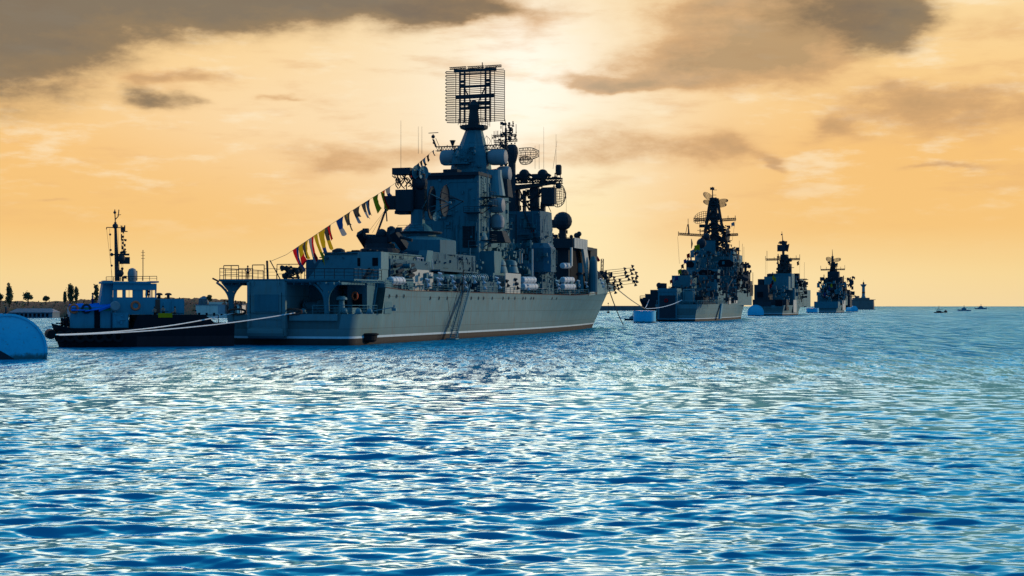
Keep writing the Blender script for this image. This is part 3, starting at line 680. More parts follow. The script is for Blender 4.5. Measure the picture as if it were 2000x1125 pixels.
    for k in range(14): m.box(TX(905), TX(930), yt-0.3, yt-0.1, zt(482)+k*0.25, zt(482)+k*0.25+0.11)
    m.box(TX(904), TX(931), yt-0.14, yt-0.09, zt(484), zt(442)); m.build('louvre', 'ship_dark', S)
    m = MB(); m.box(TX(802), TX(937), yt-0.6, yt+9, zt(343), zt(337)); m.prism([(TX(806), yt-0.3), (TX(930), yt-0.3), (TX(930), yt+6), (TX(806), yt+6)], zt(350), zt(343), 1.0, sc0=0.93)
    m.chbox(TX(856), TX(884), yt+2, yt+5, zt(338), zt(328), 0.4); m.build('tower_roof', 'ship_dark', S)
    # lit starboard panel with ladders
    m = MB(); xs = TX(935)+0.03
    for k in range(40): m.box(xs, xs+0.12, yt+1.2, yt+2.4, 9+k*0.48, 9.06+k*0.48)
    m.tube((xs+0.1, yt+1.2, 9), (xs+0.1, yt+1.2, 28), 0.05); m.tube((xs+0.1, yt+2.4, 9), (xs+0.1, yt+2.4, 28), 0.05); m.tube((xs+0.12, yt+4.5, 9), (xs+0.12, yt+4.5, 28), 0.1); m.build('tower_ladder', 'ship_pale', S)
    for (py, w) in ((402, 3.4), (470, 3.2), (386, 3.0)):
        m = MB(); m.box(xs, xs+w*0.6, yt+1, yt+4, zt(py), zt(py)+0.12); m.rail([(xs+w*0.6, yt+1, zt(py)), (xs+w*0.6, yt+4, zt(py))], 1.0, 1.2, 0.04); m.tube((xs, yt+1.5, zt(py)-1.4), (xs+w*0.6, yt+1.5, zt(py)), 0.08); m.build('tower_platform', 'ship_dark', S)
    m = MB(); m.prism([(TX(912), yt-1.8), (TX(945), yt-1.8), (TX(945), yt), (TX(912), yt)], zt(418), zt(416)); m.rail([(TX(912), yt-1.8, zt(416)), (TX(945), yt-1.8, zt(416))], 0.9, 1.0, 0.04)
    m.build('tower_platform', 'ship_dark', S)
    # pyramid mast
    ym = 76; zm = lambda py: F.z(py, ym, 0); MX = lambda px: Q(px, 300, ym)[0]
    def sect(m, rows, y0=ym):
        for (pa, l0, r0), (pb, l1, r1) in zip(rows[:-1], rows[1:]):
            w0 = (MX(r0)-MX(l0))/2; w1 = (MX(r1)-MX(l1))/2; c0 = (MX(r0)+MX(l0))/2; c1 = (MX(r1)+MX(l1))/2
            def o8(c, w): k = w*0.45; return [(c-w, y0-k), (c-k, y0-w), (c+k, y0-w), (c+w, y0-k), (c+w, y0+k), (c+k, y0+w), (c-k, y0+w), (c-w, y0+k)]
            a = [(x, y, zm(pa)) for x, y in o8(c0, w0)]; b = [(x, y, zm(pb)) for x, y in o8(c1, w1)]
            m.add(a+b, [tuple(reversed(range(8))), tuple(range(8, 16))]+[(i, (i+1) % 8, 8+(i+1) % 8, 8+i) for i in range(8)])
    m = MB(); sect(m, [(345, 883, 957), (322, 887, 954), (306, 889, 953), (286, 899, 948), (284, 901, 947), (256, 911, 941)])
    m.box(MX(884), MX(930), ym-4.4, ym-2.5, zm(324), zm(322)); clutter(m, MX(895), MX(950), ym-4, ym-2.6, zm(330), zm(290), 26, 6, 0.7); m.build('pyramid_mast', 'ship_grey', S)
    m = MB(); sect(m, [(256, 912, 940), (252, 903, 949), (246, 901, 950)]); m.rail([(MX(902), ym-2, zm(246)), (MX(950), ym-2, zm(246)), (MX(950), ym+2, zm(246)), (MX(902), ym+2, zm(246)), (MX(902), ym-2, zm(246))], 1.0, 1.2, 0.04); m.build('mast_platform', 'mast_black', S)
    m = MB(); sect(m, [(246, 915, 936), (225, 917, 934), (216, 918, 933), (206, 915, 936), (196, 923, 929)]); m.prism([(MX(908), ym-0.3), (MX(943), ym-0.3), (MX(943), ym+0.3), (MX(908), ym+0.3)], zm(211), zm(206), (0.4, 1)); m.build('mast_neck', 'mast_black', S)
    # lattice air-search array
    m = MB(); yr = ym+0.9; rows = 28
    for k in range(rows+1):
        py = 137+(237-137)*k/rows; z = zm(py); m.tube((MX(884 if k % 1 == 0 else 884), yr, z), (MX(983), yr-0.5, z), 0.075, n=5)
        m.tube((MX(872), yr-0.7, z), (MX(884), yr, z), 0.09, n=5)
        if k % 2 == 0 and k < rows:
            z2_ = zm(137+(237-137)*(k+1)/rows)
            for j in range(4):
                a0 = math.pi/2+math.pi*j/4; a1 = math.pi/2+math.pi*(j+1)/4; zc2 = (z+z2_)/2; h2 = (z-z2_)/2
                m.tube((MX(872)+0.22*math.cos(a0), yr-0.7, zc2+h2*math.sin(a0)), (MX(872)+0.22*math.cos(a1), yr-0.7, zc2+h2*math.sin(a1)), 0.1, n=5)
    for px in (887, 904, 914, 936, 963, 982.5): m.tube((MX(px), yr, zm(138)), (MX(px), yr, zm(238)), 0.07, n=5)
    m.build('radar_element', 'mast_black', S)
    m = MB()
    for px in (895.5, 904.5, 945.5, 954.5): m.box(MX(px)-0.13, MX(px)+0.13, yr-0.25, yr+0.15, zm(238), zm(137))
    for (a, b, py, w) in ((884, 967, 136, 0.26), (904, 946, 167, 0.2), (887, 963, 187, 0.26), (896, 955, 201, 0.24), (896, 955, 210, 0.26), (896, 904, 157, 0.25), (945, 955, 157, 0.25), (896, 904, 165, 0.3), (945, 955, 165, 0.3), (896, 955, 143, .1)): m.box(MX(a), MX(b), yr-0.3, yr-0.05, zm(py)-w, zm(py)+w)
    for (a, b) in (((904, 168), (920, 203)), ((946, 168), (930, 203))): m.tube((MX(a[0]), yr-0.2, zm(a[1])), (MX(b[0]), yr-0.2, zm(b[1])), 0.12)
    for (a, b) in ((875, 907), (910, 942), (944, 976)):
        m.truss((MX(a), yr, zm(130)), (MX(b), yr, zm(129.5)), 0.3, 0.35, 9, 0.05)
        for px in (a+10, b-10): m.tube((MX(px), yr, zm(137)), (MX(px), yr, zm(129)), 0.06)
    m.tube((MX(939), yr, zm(133)), (MX(939), yr, zm(121)), 0.09); m.build('radar_frame', 'mast_black', S)
    # side radomes
    def barrel(px, py, y, r, Ln, ax=(1, 0, 0), mat='radome'):
        m = MB(); c = Q(px, py, y); m.barrel(c, ax, r, Ln, 22); o = m.build('radome', [mat], S, True)
        m = MB(); a = Vector(ax).normalized(); s_ = -1 if c[0] > 0.0 else 1
        m.tube(Vector(c)+a*s_*Ln*0.45, Vector(c)+a*s_*(Ln*0.5+1.4), r*0.72, r*0.6, 12); m.build('radome_mount', 'ship_dark', S)
    barrel(876, 308, ym, 1.42, 2.9); barrel(972, 307, ym, 1.42, 3.4); barrel(984, 340, ym+1, 1.42, 2.6); barrel(970, 401, ym-4, 1.35, 2.8)
    m = MB(); m.lathe([(0.5, -1.45), (1.15, -1.0), (1.3, 0), (1.2, 0.7), (0.8, 1.2), (0.3, 1.4)], Q(971, 433, ym-4), n=20); m.build('radome', 'radome', S, True)
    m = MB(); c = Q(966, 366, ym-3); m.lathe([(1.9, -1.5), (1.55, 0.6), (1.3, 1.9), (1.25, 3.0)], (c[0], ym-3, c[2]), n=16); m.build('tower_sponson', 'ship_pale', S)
    m = MB(); c = Q(985, 368, ym-1); m.box(c[0]-1.0, c[0]+1.0, ym-2, ym+1, c[2]-1.5, c[2]+1.6, 0.7); m.build('sponson_box', 'ship_dark', S); m = MB(); a = Q(973, 456, ym-4); m.prism([(a[0]-1.8, ym-5.5), (a[0]+1.8, ym-5.5), (a[0]+1.8, ym-2), (a[0]-1.8, ym-2)], a[2]-1.6, a[2]+0.4, (1.0, 0.8), (-0.8, 0)); m.build('sponson_bracket', 'ship_dark', S)
    # radar yard
    m = MB(); m.truss(Q(852, 291, ym), Q(900, 289, ym), 0.7, 0.75, 9, 0.06); m.truss(Q(946, 288, ym), Q(992, 287, ym), 0.7, 0.75, 8, 0.06)
    m.truss(Q(852, 288, ym), Q(846, 272, ym), 0.35, 0.5, 4, 0.05); m.tube(Q(858, 286, ym), Q(851, 270, ym), 0.05); m.ball(Q(846, 267, ym), 0.34); m.tube(Q(837, 260, ym), Q(856, 259, ym), 0.07); m.tube(Q(846, 262, ym), Q(846, 266, ym), 0.08); m.ball(Q(847, 279, ym), 0.2)
    m.tube(Q(884, 285, ym), Q(884, 275, ym), 0.1); m.lathe([(0.2, 0), (0.5, 0.8), (0.5, 0.9)], Q(884, 284, ym), n=10); m.tube(Q(878, 275, ym), Q(890, 275, ym), 0.05)
    m.box(Q(888, 291, ym)[0], Q(897, 291, ym)[0], ym-0.5, ym+0.5, F.z(297, ym), F.z(290, ym)); clutter(m, MX(855), MX(995), ym-0.3, ym+0.3, zm(291), zm(282), 22, 4, 0.45)
    c = Q(950, 275, ym)
    for k in range(4):
        a = math.pi*k/4; pr = None
        for j in range(9):
            b = math.pi*j/8; p = (c[0]+0.75*math.sin(b)*math.cos(a)*1.0, ym+0.75*math.sin(b)*math.sin(a), c[2]-0.8+1.9*(1-j/8)-0.2)
            if pr: m.tube(pr, p, 0.03, n=3)
            pr = p
    m.build('radar_yard', 'mast_black', S)
    m = MB()
    for (px, y0, y1_, yy) in ((783, 330, 235, 50), (817, 300, 247, 66), (824, 300, 247, 66), (1080, 330, 275, 115), (1086, 330, 262, 115), (1062, 330, 248, 108), (1045, 330, 285, 105), (1053, 330, 282, 105), (960, 285, 262, 76), (968, 285, 255, 80), (974, 285, 255, 80), (1106, 450, 385, 118), (1009, 470, 400, 92), (800, 455, 435, 44)):
        m.tube(Q(px, y0, yy), Q(px+(8 if px in (1080,) else 0), y1_, yy), 0.035, 0.02, n=4)
    m.build('whip_antenna', 'mast_black', S)
    # ---------------- foremast and bridge
    yf = 97; zf = lambda py: F.z(py, yf, 0); FX = lambda px: Q(px, 300, yf)[0]
    m = MB(); m.tube((FX(988), yf, zf(420)), (FX(988), yf, zf(250)), 0.38, 0.22, 8); m.tube((FX(988), yf, zf(250)), (FX(986), yf, zf(232)), 0.12, 0.06); m.tube((FX(982), yf, zf(262)), (FX(982), yf, zf(238)), 0.06)
    m.truss((FX(962), yf, zf(265)), (FX(1008), yf, zf(264)), 0.5, 0.3, 8, 0.05); m.truss((FX(965), yf, zf(276)), (FX(1010), yf, zf(274)), 0.5, 0.4, 8, 0.05)
    for px in (965, 978, 996, 1008): m.tube((FX(px), yf, zf(278)), (FX(px), yf, zf(255 if px != 1008 else 243)), 0.06)
    clutter(m, FX(978), FX(1002), yf-0.5, yf+0.5, zf(325), zf(240), 60, 8, 0.75); clutter(m, FX(963), FX(1010), yf-0.4, yf+0.4, zf(281), zf(258), 26, 9, 0.45)
    m.tube((FX(996), yf, zf(264)), (FX(996), yf, zf(248)), 0.16); m.path([(FX(980), yf, zf(330)), (FX(986), yf, zf(290)), (FX(1000), yf, zf(330))], 0.12)
    m.build('foremast', 'mast_black', S)
    m = MB(); m.lathe([(0.7, zf(420)), (0.7, zf(320)), (0.95, zf(312)), (1.2, zf(300)), (1.1, zf(290)), (0.7, zf(284))], (FX(1003), yf-1, 0), n=14); m.build('radar_column', 'ship_dark', S)
    # mesh dish radar (open)
    def mesh_dish(name, cx, cy, w, h, y, nx=9, nz=6, curve=0.8, shape=None):
        m = MB(); c = Q(cx, cy, y); cols = []
        for i in range(nx+1):
            u = -1+2*i/nx; hh = shape(u) if shape else math.sqrt(max(0.02, 1-u*u))
            col = [(c[0]+u*w/2, y+curve*u*u, c[2]+h/2*hh*(-1+2*j/nz)) for j in range(nz+1)]; cols.append(col); m.path(col, 0.045, 3)
        for j in range(nz+1): m.path([col[j] for col in cols], 0.05 if 0 < j < nz else 0.08, 4)
        for i in range(0, nx-1, 2): m.tube(cols[i][nz], cols[i+2][0], 0.04, n=3); m.tube(cols[i][0], cols[i+2][nz], 0.04, n=3)
        return m.build(name, 'mast_black', S)
    mesh_dish('mesh_radar', 1031, 300, 4.0, 2.2, yf-1, 8, 5, 0.8, lambda u: 1.0 if u < 0.4 else 1.0-(u-0.4)*0.9); mesh_dish('mesh_radar', 1025, 313, 2.6, 1.6, yf-1.4, 7, 4); mesh_dish('mesh_radar', 1089, 381, 3.0, 4.8, 112, 8, 9, 0.9)
    m = MB(); yb = 100; zb3 = lambda py: F.z(py, yb, 0); BX = lambda px: Q(px, 400, yb)[0]
    m.truss((BX(1000), yb, zb3(355)), (BX(1097), yb, zb3(353)), 1.2, 0.55, 18, 0.09); m.box(BX(1002), BX(1094), yb-0.7, yb+1.6, zb3(351), zb3(349))
    m.add([(BX(1004), yb-0.4, zb3(372)), (BX(1004), yb-0.4, zb3(362)), (BX(1086), yb-0.4, zb3(357)), (BX(1086), yb-0.4, zb3(361)), (BX(1004), yb+0.4, zb3(372)), (BX(1004), yb+0.4, zb3(362)), (BX(1086), yb+0.4, zb3(357)), (BX(1086), yb+0.4, zb3(361))], [(0, 1, 2, 3), (7, 6, 5, 4), (0, 4, 5, 1), (1, 5, 6, 2), (2, 6, 7, 3), (3, 7, 4, 0)])
    clutter(m, BX(1002), BX(1094), yb-0.6, yb+1.2, zb3(362), zb3(344), 60, 11, 0.7); m.build('director_gallery', 'mast_black', S)
    for px in (1024, 1060):
        m = MB(); c = Q(px, 342, yb); m.ball((c[0], yb, c[2]+0.1), 1.05, 16); m.box(c[0]-1.9 if px > 1050 else c[0]-1.2, c[0]+0.2, yb-0.9, yb-0.1, c[2]-0.6, c[2]+0.2); m.tube((c[0], yb, c[2]-1.6), (c[0], yb, c[2]), 0.6, n=12); m.tube((c[0]+0.9, yb, c[2]+0.2), (c[0]+1.6, yb, c[2]-0.2), 0.25); m.build('gun_director', 'ship_dark', S)
    m = MB(); c = Q(1091, 332, yb); m.lathe([(0.42, -1.0), (0.6, -0.7), (0.6, 0.7), (0.42, 1.0)], c, n=14); 
    for d in (-0.7, 0.7): m.tube((c[0]+d, yb, c[2]-2.6), (c[0]+d*0.4, yb, c[2]-0.9), 0.08)
    m.tube((c[0]-0.6, yb, c[2]-1.7), (c[0]+0.6, yb, c[2]-1.7), 0.06); m.ball((c[0], yb, c[2]-3.0), 0.6); m.build('navigation_beacon', 'mast_black', S)
    m = MB()
    for (a, b, p0, p1) in ((1034, 1050, 412, 362), (1000, 1012, 415, 362), (1020, 1024, 413, 372), (1055, 1062, 415, 395)): m.box(BX(a), BX(b), yb+0.2, yb+1.4, zb3(p0), zb3(p1))
    m.tube((BX(1012), yb, zb3(388)), (BX(1046), yb, zb3(418)), 0.15); m.tube((BX(1010), yb, zb3(362)), (BX(1034), yb, zb3(412)), 0.15); m.tube((BX(1050), yb, zb3(380)), (BX(1020), yb, zb3(404)), 0.1)
    clutter(m, BX(1000), BX(1062), yb, yb+1.5, zb3(412), zb3(365), 44, 13, 0.9)
    m.chbox(BX(1058), BX(1084), yb-0.8, yb+1.5, zb3(400), zb3(368), 0.3); m.box(BX(1064), BX(1080), yb-0.5, yb+1, zb3(404), zb3(399)); m.tube((BX(1070), yb, zb3(402)), (BX(1076), yb, zb3(415)), 0.07); m.build('bridge_gantry', 'ship_dark', S)
    m = MB(); yw = 93; zw = lambda py: F.z(py, yw, 0); WX = lambda px: Q(px, 450, yw)[0]
    m.prism([(WX(950), yw), (WX(1056), yw), (WX(1062), yw+3.5), (WX(1062), yw+6.5), (WX(950), yw+6.5)], zw(478), zw(413), 0.95); m.box(WX(984), WX(1062), yw-1, yw+7, 7.0, zw(476))
    for (px, py) in ((991, 432), (1003, 431), (1028, 421), (1028, 433)): m.lathe([(0.33, 0), (0.36, 0.3)], (WX(px), yw+0.3, zw(py)), (0, -1, 0), 10)
    m.build('bridge_block', 'ship_blue', S)
    m = MB(); m.ring((WX(1040), yw+0.1, zw(453)), (0, 1, 0), 0.28, 0.1, 12, 5); m.build('life_ring', 'red', S)
    m = MB(); m.tube((WX(1024), yw-0.3, zw(413)), (WX(1050), yw-0.3, zw(475)), 0.14); m.tube((WX(1009), yw-0.4, zw(475)), (WX(1009), yw-0.4, zw(420)), 0.1); m.build('bridge_piping', 'ship_dark', S)
    m = MB(); m.chbox(WX(1035), WX(1080), yw-2.5, yw+3.0, F.z(532, yw), F.z(486, yw), 1.1); m.chbox(WX(1035), WX(1080), yw-2.5, yw+3.0, F.z(486, yw), F.z(476, yw), 1.1, 0.62); m.lathe([(2.2, 0), (2.2, 4.9)], (WX(1030), yw-3, 8), n=16); m.build('turret_house', 'ship_blue', S)
    m = MB(); c = Q(1019, 500, 84); m.tube((c[0], 84, c[2]-1.3), (c[0], 84, c[2]+1.3), 0.16, n=8); m.tube((c[0]-0.4, 84, c[2]-1.4), (c[0]-0.4, 84, c[2]+1.3), 0.14, n=8); c = Q(1039.5, 512, 86); m.tube((c[0], 86, 8), (c[0], 86, c[2]+2.4), 0.2, n=8); m.build('exhaust_pipe', 'cream', S)
    # starboard director dome and discs
    m = MB(); c = Q(937, 468, 67); m.lathe([(1.25, -1.6), (1.35, -0.6), (1.35, 0.2), (1.1, 0.95), (0.6, 1.35), (0.1, 1.5)], c, n=20); m.box(c[0]-1.5, c[0]-0.6, 66.5, 67.5, c[2]-0.8, c[2]+0.3); m.lathe([(1.1, 0), (1.0, 1.2)], (c[0], 67, c[2]-2.9), n=14); m.build('gun_director', 'ship_pale', S, True)
    m = MB(); a = Q(912, 510, 66); b = Q(966, 490, 66); m.box(a[0], b[0], 65.8, 70, 7.1, b[2]); m.prism([(b[0]-1.2, 65.5), (b[0]+0.2, 65.5), (b[0]+0.2, 69), (b[0]-1.2, 69)], 8.2, b[2], 0.6); m.build('director_house', 'ship_grey', S)
    for px, r in ((979, 0.52), (998, 0.85)):
        m = MB(); m.lathe([(r, -0.2), (r, 0.2), (r*0.8, 0.25)], Q(px, 482, 88), (0.2, -1, 0.1), 18); m.build('searchlight', 'ship_pale', S)
    # gun mounts
    for px in (973, 995):
        m = MB(); y = F.st(px, 6.2); b = P(px, 533, 6.2); r = 1.35; m.lathe([(r*1.25, 0), (r*1.08, 0.9), (r, 1.15), (r*0.98, 1.7), (r*0.8, 2.15), (r*0.3, 2.35)], b, n=20)
        m.build('gun_turret', 'ship_pale', S, True)
        m = MB(); m.tube((6.2, y, b[2]+1.5), (6.9, y+3.0, b[2]+2.5), 0.12); m.lathe([(r*1.02, 0), (r*1.02, 0.14)], (6.2, y, b[2]+1.15), n=20); m.build('gun_barrel', 'ship_dark', S)
    m = MB(); y0 = F.st(962, 7.6); y1_ = F.st(1004, 7.6); m.box(4.3, 7.7, y0, y1_+4, 7.1, F.z(533, y0, 7)); m.build('gun_deckhouse', 'ship_grey', S)
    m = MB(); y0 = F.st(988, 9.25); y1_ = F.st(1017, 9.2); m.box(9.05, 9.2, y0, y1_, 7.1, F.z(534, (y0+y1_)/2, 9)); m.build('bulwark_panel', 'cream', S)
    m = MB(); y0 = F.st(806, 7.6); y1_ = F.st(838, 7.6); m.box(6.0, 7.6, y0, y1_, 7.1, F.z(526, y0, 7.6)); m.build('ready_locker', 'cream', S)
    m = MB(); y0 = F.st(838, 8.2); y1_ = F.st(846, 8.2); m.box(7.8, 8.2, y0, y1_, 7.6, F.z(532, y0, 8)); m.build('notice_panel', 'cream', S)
    # anti-submarine mortar: horseshoe of tubes
    for (px, py) in ((767, 531), (792, 531)):
        m = MB(); y = 15.5; c = P(px, py, 7.4)
        for k in range(6):
            a = R(-60+k*60); cc2 = (c[0]+0.62*math.cos(a), c[1], c[2]+0.85*math.sin(a)); m.cur = 0
            m.lathe([(0.23, 0), (0.26, 0.05), (0.26, 1.9), (0.22, 1.95)], cc2, (0.1, 1, 0.18), 10); m.cur = 1; m.lathe([(0.15, -0.03), (0.15, 0.02)], cc2, (0.1, 1, 0.18), 8)
        m.build('rocket_launcher', ['ship_dark', 'opening'], S)
    m = MB(); c = P(780, 527, 7.0); m.box(c[0]-0.9, c[0]+0.5, c[1], c[1]+2, c[2]-1.2, c[2]+0.3); m.tube((c[0]-1, c[1]+1, c[2]+0.6), (c[0]+1.3, c[1]+1, c[2]+0.6), 0.3, n=10); m.box(6.3, 8.0, c[1]-0.4, c[1]+3, 7.2, 8.9); m.build('launcher_mount', 'ship_grey', S)
    m = MB(); c = P(816, 515, 6.6); 
    for k in range(6): xx = 5.4+k*0.0; yy = c[1]+k*1.3; m.tube((6.6, yy, c[2]-0.9), (6.4, yy, c[2]+0.9), 0.07)
    m.tube((6.4, c[1], c[2]+0.9), (6.4, c[1]+6.5, c[2]+0.9), 0.07); m.tube((6.6, c[1], c[2]-0.9), (6.6, c[1]+6.5, c[2]-0.9), 0.07)
    for k in range(4): m.tube((4.2+k*0.8, c[1], c[2]-0.9), (4.2+k*0.8, c[1], c[2]+0.9), 0.07)
    m.tube((4.2, c[1], c[2]+0.9), (6.5, c[1], c[2]+0.9), 0.08); m.build('window_frame', 'white_paint', S)
    # torpedo tubes with ribs
    m = MB(); y0 = F.st(893, 7.8); 
    for k in range(5):
        yk = F.st(852+k*12, 7.6); c = P(852+k*12, 543, 7.6); m.barrel(c, (0.6, 1, 0), 0.62, 2.4, 14)
    m.build('depth_tube', 'ship_grey', S, True)
    m = MB(); a = P(896, 543, 7.9); b = P(945, 543, 7.9); m.tube(a, b, 0.6, n=14); d = Vector(b)-Vector(a)
    for k in range(13): p = Vector(a)+d*(k/12); m.tube(p, p+d.normalized()*0.28, 0.74, n=14)
    m.build('torpedo_tube', 'ship_pale', S)
    # galleries of bright slots under the boat deck
    m = MB(); m.box(5.0, 8.3, F.st(850, 7.5), F.st(925, 7.5), F.z(530, 38, 8), F.z(527, 38, 8)); m.box(5.6, 7.0, 34, 64, 7.1, 10.0); m.box(5.3, 8.6, F.st(925, 7.5), F.st(960, 7.5), 7.1, 9.0); clutter(m, 7.0, 8.6, 34, 64, 7.3, 10.2, 70, 21, 0.9); m.build('boat_deck', 'ship_blue', S)
    m = MB(); clutter(m, 6.6, 8.8, 18, 40, 7.3, 9.6, 60, 22, 0.9); clutter(m, 6.5, 8.3, 78, 120, 7.4, 10.0, 90, 23, 1.1); clutter(m, -2, 5.8, 62, 64.5, 8.5, 14, 26, 24, 1.2); clutter(m, 0, 7, 86, 93, 8.5, 17, 70, 25, 1.2); clutter(m, 3.2, 7.6, 72, 92, 11, 15, 60, 28, 1.1); o = m.build('deck_clutter', 'ship_grey', S); o['kind'] = 'stuff'
    m = MB()
    greeble(m, 'aft', TX(833), TX(933), yt-.1, 9, zt(350), 60, 71); greeble(m, 'side', yt+.5, yt+6.8, TX(935), 9, zt(345), 60, 72, .9)
    m.build('tower_fittings', 'ship_grey', S)['kind'] = 'stuff'
    m = MB()
    greeble(m, 'side', 18, 34, 7.2, 7.6, 11.4, 34, 73, .8); greeble(m, 'side', 34, 60, 5.6, 8.0, z2, 50, 74, .9); greeble(m, 'aft', -4, 5.4, 34, 9.5, z2, 30, 75, .8); greeble(m, 'side', 15, 34, xr-.2, 8.6, z1-.2, 40, 76, .8); greeble(m, 'aft', xl+1, xr, 16.5, 8.6, z1-.5, 16, 77, .7)
    m.build('deckhouse_fittings', 'ship_blue', S)['kind'] = 'stuff'
    m = MB(); greeble(m, 'aft', WX(955), WX(1056), yw, zw(475), zw(415), 60, 78, .9); greeble(m, 'side', yw, yw+6, WX(1058), zw(475), zw(418), 36, 79, .8); greeble(m, 'aft', WX(990), WX(1062), yw-1, 8, zw(478), 90, 80, 1.1); greeble(m, 'side', yw-1, yw+6, WX(1062), 8, zw(478), 50, 81)
    greeble(m, 'aft', WX(1037), WX(1078), yw-2.5, zw(530), zw(488), 16, 82, .7); greeble(m, 'side', yw-2, yw+2.5, WX(1080), zw(530), zw(488), 10, 83, .7)
    m.build('bridge_fittings', 'ship_grey', S)['kind'] = 'stuff'
    m = MB(); greeble(m, 'aft', MX(900), MX(940), ym-3.2, zm(335), zm(292), 30, 84, .8); greeble(m, 'side', 76, 86, 3.4, 12, F.z(356, 80, 0), 70, 85, 1.0); greeble(m, 'aft', -8.5, 8, 9.25, 4.3, 8.0, 50, 86, .8); greeble(m, 'aft', -2.8, 4.8, 64.6, 8, 13, 40, 87, 1.1)
    m.build('mast_fittings', 'ship_grey', S)['kind'] = 'stuff'
    # raft canisters
    def canister(px0, px1, py, t_, r):
        m = MB(); a = Vector(P(px0, py, t_)); b = Vector(P(px1, py, t_)); d = b-a; dn = d.normalized(); Ln = d.length
        m.lathe([(r*0.6, 0), (r*0.9, 0.12), (r, 0.35), (r, Ln*0.5-0.1), (r*1.06, Ln*0.5-0.08), (r*1.06, Ln*0.5+0.08), (r, Ln*0.5+0.1), (r, Ln-0.35), (r*0.9, Ln-0.12), (r*0.6, Ln)], a, dn, 14); m.cur = 1
        for u in (0.25, 0.75): m.lathe([(r*1.03, Ln*u-0.06), (r*1.03, Ln*u+0.06)], a, dn, 14)
        m.build('raft_canister', ['white_paint', 'ship_dark'], S)
    canister(761, 786, 549, 8.3, 0.62); canister(1019, 1043, 547, 8.4, 0.62); canister(1020, 1046, 560, 8.7, 0.62); canister(1098, 1118, 547, 7.9, 0.62); canister(1098, 1120, 560, 8.2, 0.62); canister(1098, 1112, 519, 6.0, 0.6)
    # fore deck structure with wing
    yk = 128; zk = lambda py: F.z(py, yk, 3); KX = lambda px: Q(px, 500, yk)[0]
    m = MB(); m.box(KX(1085), KX(1122), yk, yk+8, 7.5, zk(486)); m.box(KX(1068), KX(1140), yk+6, yk+12, 7.5, zk(482)); m.box(KX(1086), KX(1143), yk-1, yk+7, zk(488), zk(482)); m.box(KX(1090), KX(1141), yk-2, yk+7, zk(536), zk(533))
    clutter(m, KX(1070), KX(1125), yk-2, yk, zk(562), zk(460), 90, 31, 1.2); m.build('forward_deckhouse', 'ship_dark', S)
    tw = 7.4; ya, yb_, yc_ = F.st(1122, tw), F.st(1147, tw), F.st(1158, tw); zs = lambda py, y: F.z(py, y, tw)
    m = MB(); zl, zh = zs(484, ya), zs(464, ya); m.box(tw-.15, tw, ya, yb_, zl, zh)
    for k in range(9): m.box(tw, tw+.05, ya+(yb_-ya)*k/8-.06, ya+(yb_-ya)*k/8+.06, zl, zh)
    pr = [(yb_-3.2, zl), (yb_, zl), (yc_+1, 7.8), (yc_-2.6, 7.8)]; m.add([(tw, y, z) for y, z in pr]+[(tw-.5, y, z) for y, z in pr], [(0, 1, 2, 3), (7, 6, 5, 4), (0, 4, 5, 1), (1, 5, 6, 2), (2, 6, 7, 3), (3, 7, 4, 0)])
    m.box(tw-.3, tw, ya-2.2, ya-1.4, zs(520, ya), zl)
    m.build('bridge_wing', 'cream', S)  # cream colour carries the sunlit look of this starboard face
    m = MB(); m.box(0, tw-.2, ya-.5, yb_-1, zl, zh-.1); m.box(0, tw-1.5, ya+1, yc_, 7.6, zl); m.build('bridge_house', 'ship_dark', S)
    m = MB(); m.box(tw-1.5, tw-1.4, ya+2, yb_+1, 9.5, zl-.4); m.build('wing_recess', 'opening', S)
    m = MB(); m.lathe([(1.0, 0), (1.0, 3.5), (0.8, 6.5), (0.4, 7.5)], (KX(1154), yk+2, 8), n=14); m.tube((KX(1135), yk-0.5, 8), (KX(1132), yk-0.5, 14), 0.7, n=12); m.build('missile_canister', 'ship_grey', S)
    m = MB(); c = Q(1099, 432, yk); m.ball((c[0], yk, c[2]), 2.0, 18); m.tube((c[0], yk, zk(484)), (c[0], yk, c[2]-1.2), 0.8, n=12); m.box(c[0]-2.1, c[0]-0.4, yk-1, yk+0.6, c[2]-1.4, c[2]+0.3); m.ring((c[0]+0.2, yk-0.6, c[2]), (0.3, -1, 0.1), 1.7, 0.2, 20, 6); clutter(m, c[0]-1.6, c[0]+1.2, yk-1, yk+1, zk(484), zk(450), 24, 17, 0.9); m.rail([(KX(1086), yk-1, zk(482)), (KX(1122), yk-1, zk(482))], 1.9, 1.5, 0.05); m.build('missile_director', 'ship_dark', S)
    m = MB(); c = Q(1126, 460, yk); m.ball((c[0], yk, c[2]), 0.6); c = Q(1131, 457, yk); m.ball((c[0], yk, c[2]), 0.55); m.tube((c[0], yk, c[2]), (c[0], yk, c[2]-1.2), 0.2); m.build('signal_lamp', 'mast_black', S)
    # raised bow bulwark
    m = MB(); rows = []
    for k in range(10):
        y = 128+k*4.2; 
        rows.append([(bdf(y)+0.05, y+17.0*(max(0, (y/L-0.8)/0.2)**1.5), zdf(y)-0.3), (bdf(y)-0.1, y+17.0*(max(0, (y/L-0.8)/0.2)**1.5), zdf(y)+(3.3 if 1 < k < 9 else 1.0)*(1-0.25*(k/9)))])
    for sg in (1, -1):
        vs = []
        for r_ in rows:
            for p in r_: vs.append((sg*p[0], p[1], p[2]))
            for p in r_: vs.append((sg*(p[0]-0.2), p[1], p[2]))
        fs = []
        for k in range(9):
            b = k*4; fs += [(b, b+4, b+5, b+1), (b+2, b+3, b+7, b+6), (b+1, b+5, b+7, b+3)]
        m.add(vs, fs)
    m.build('bow_bulwark', 'ship_pale', S)
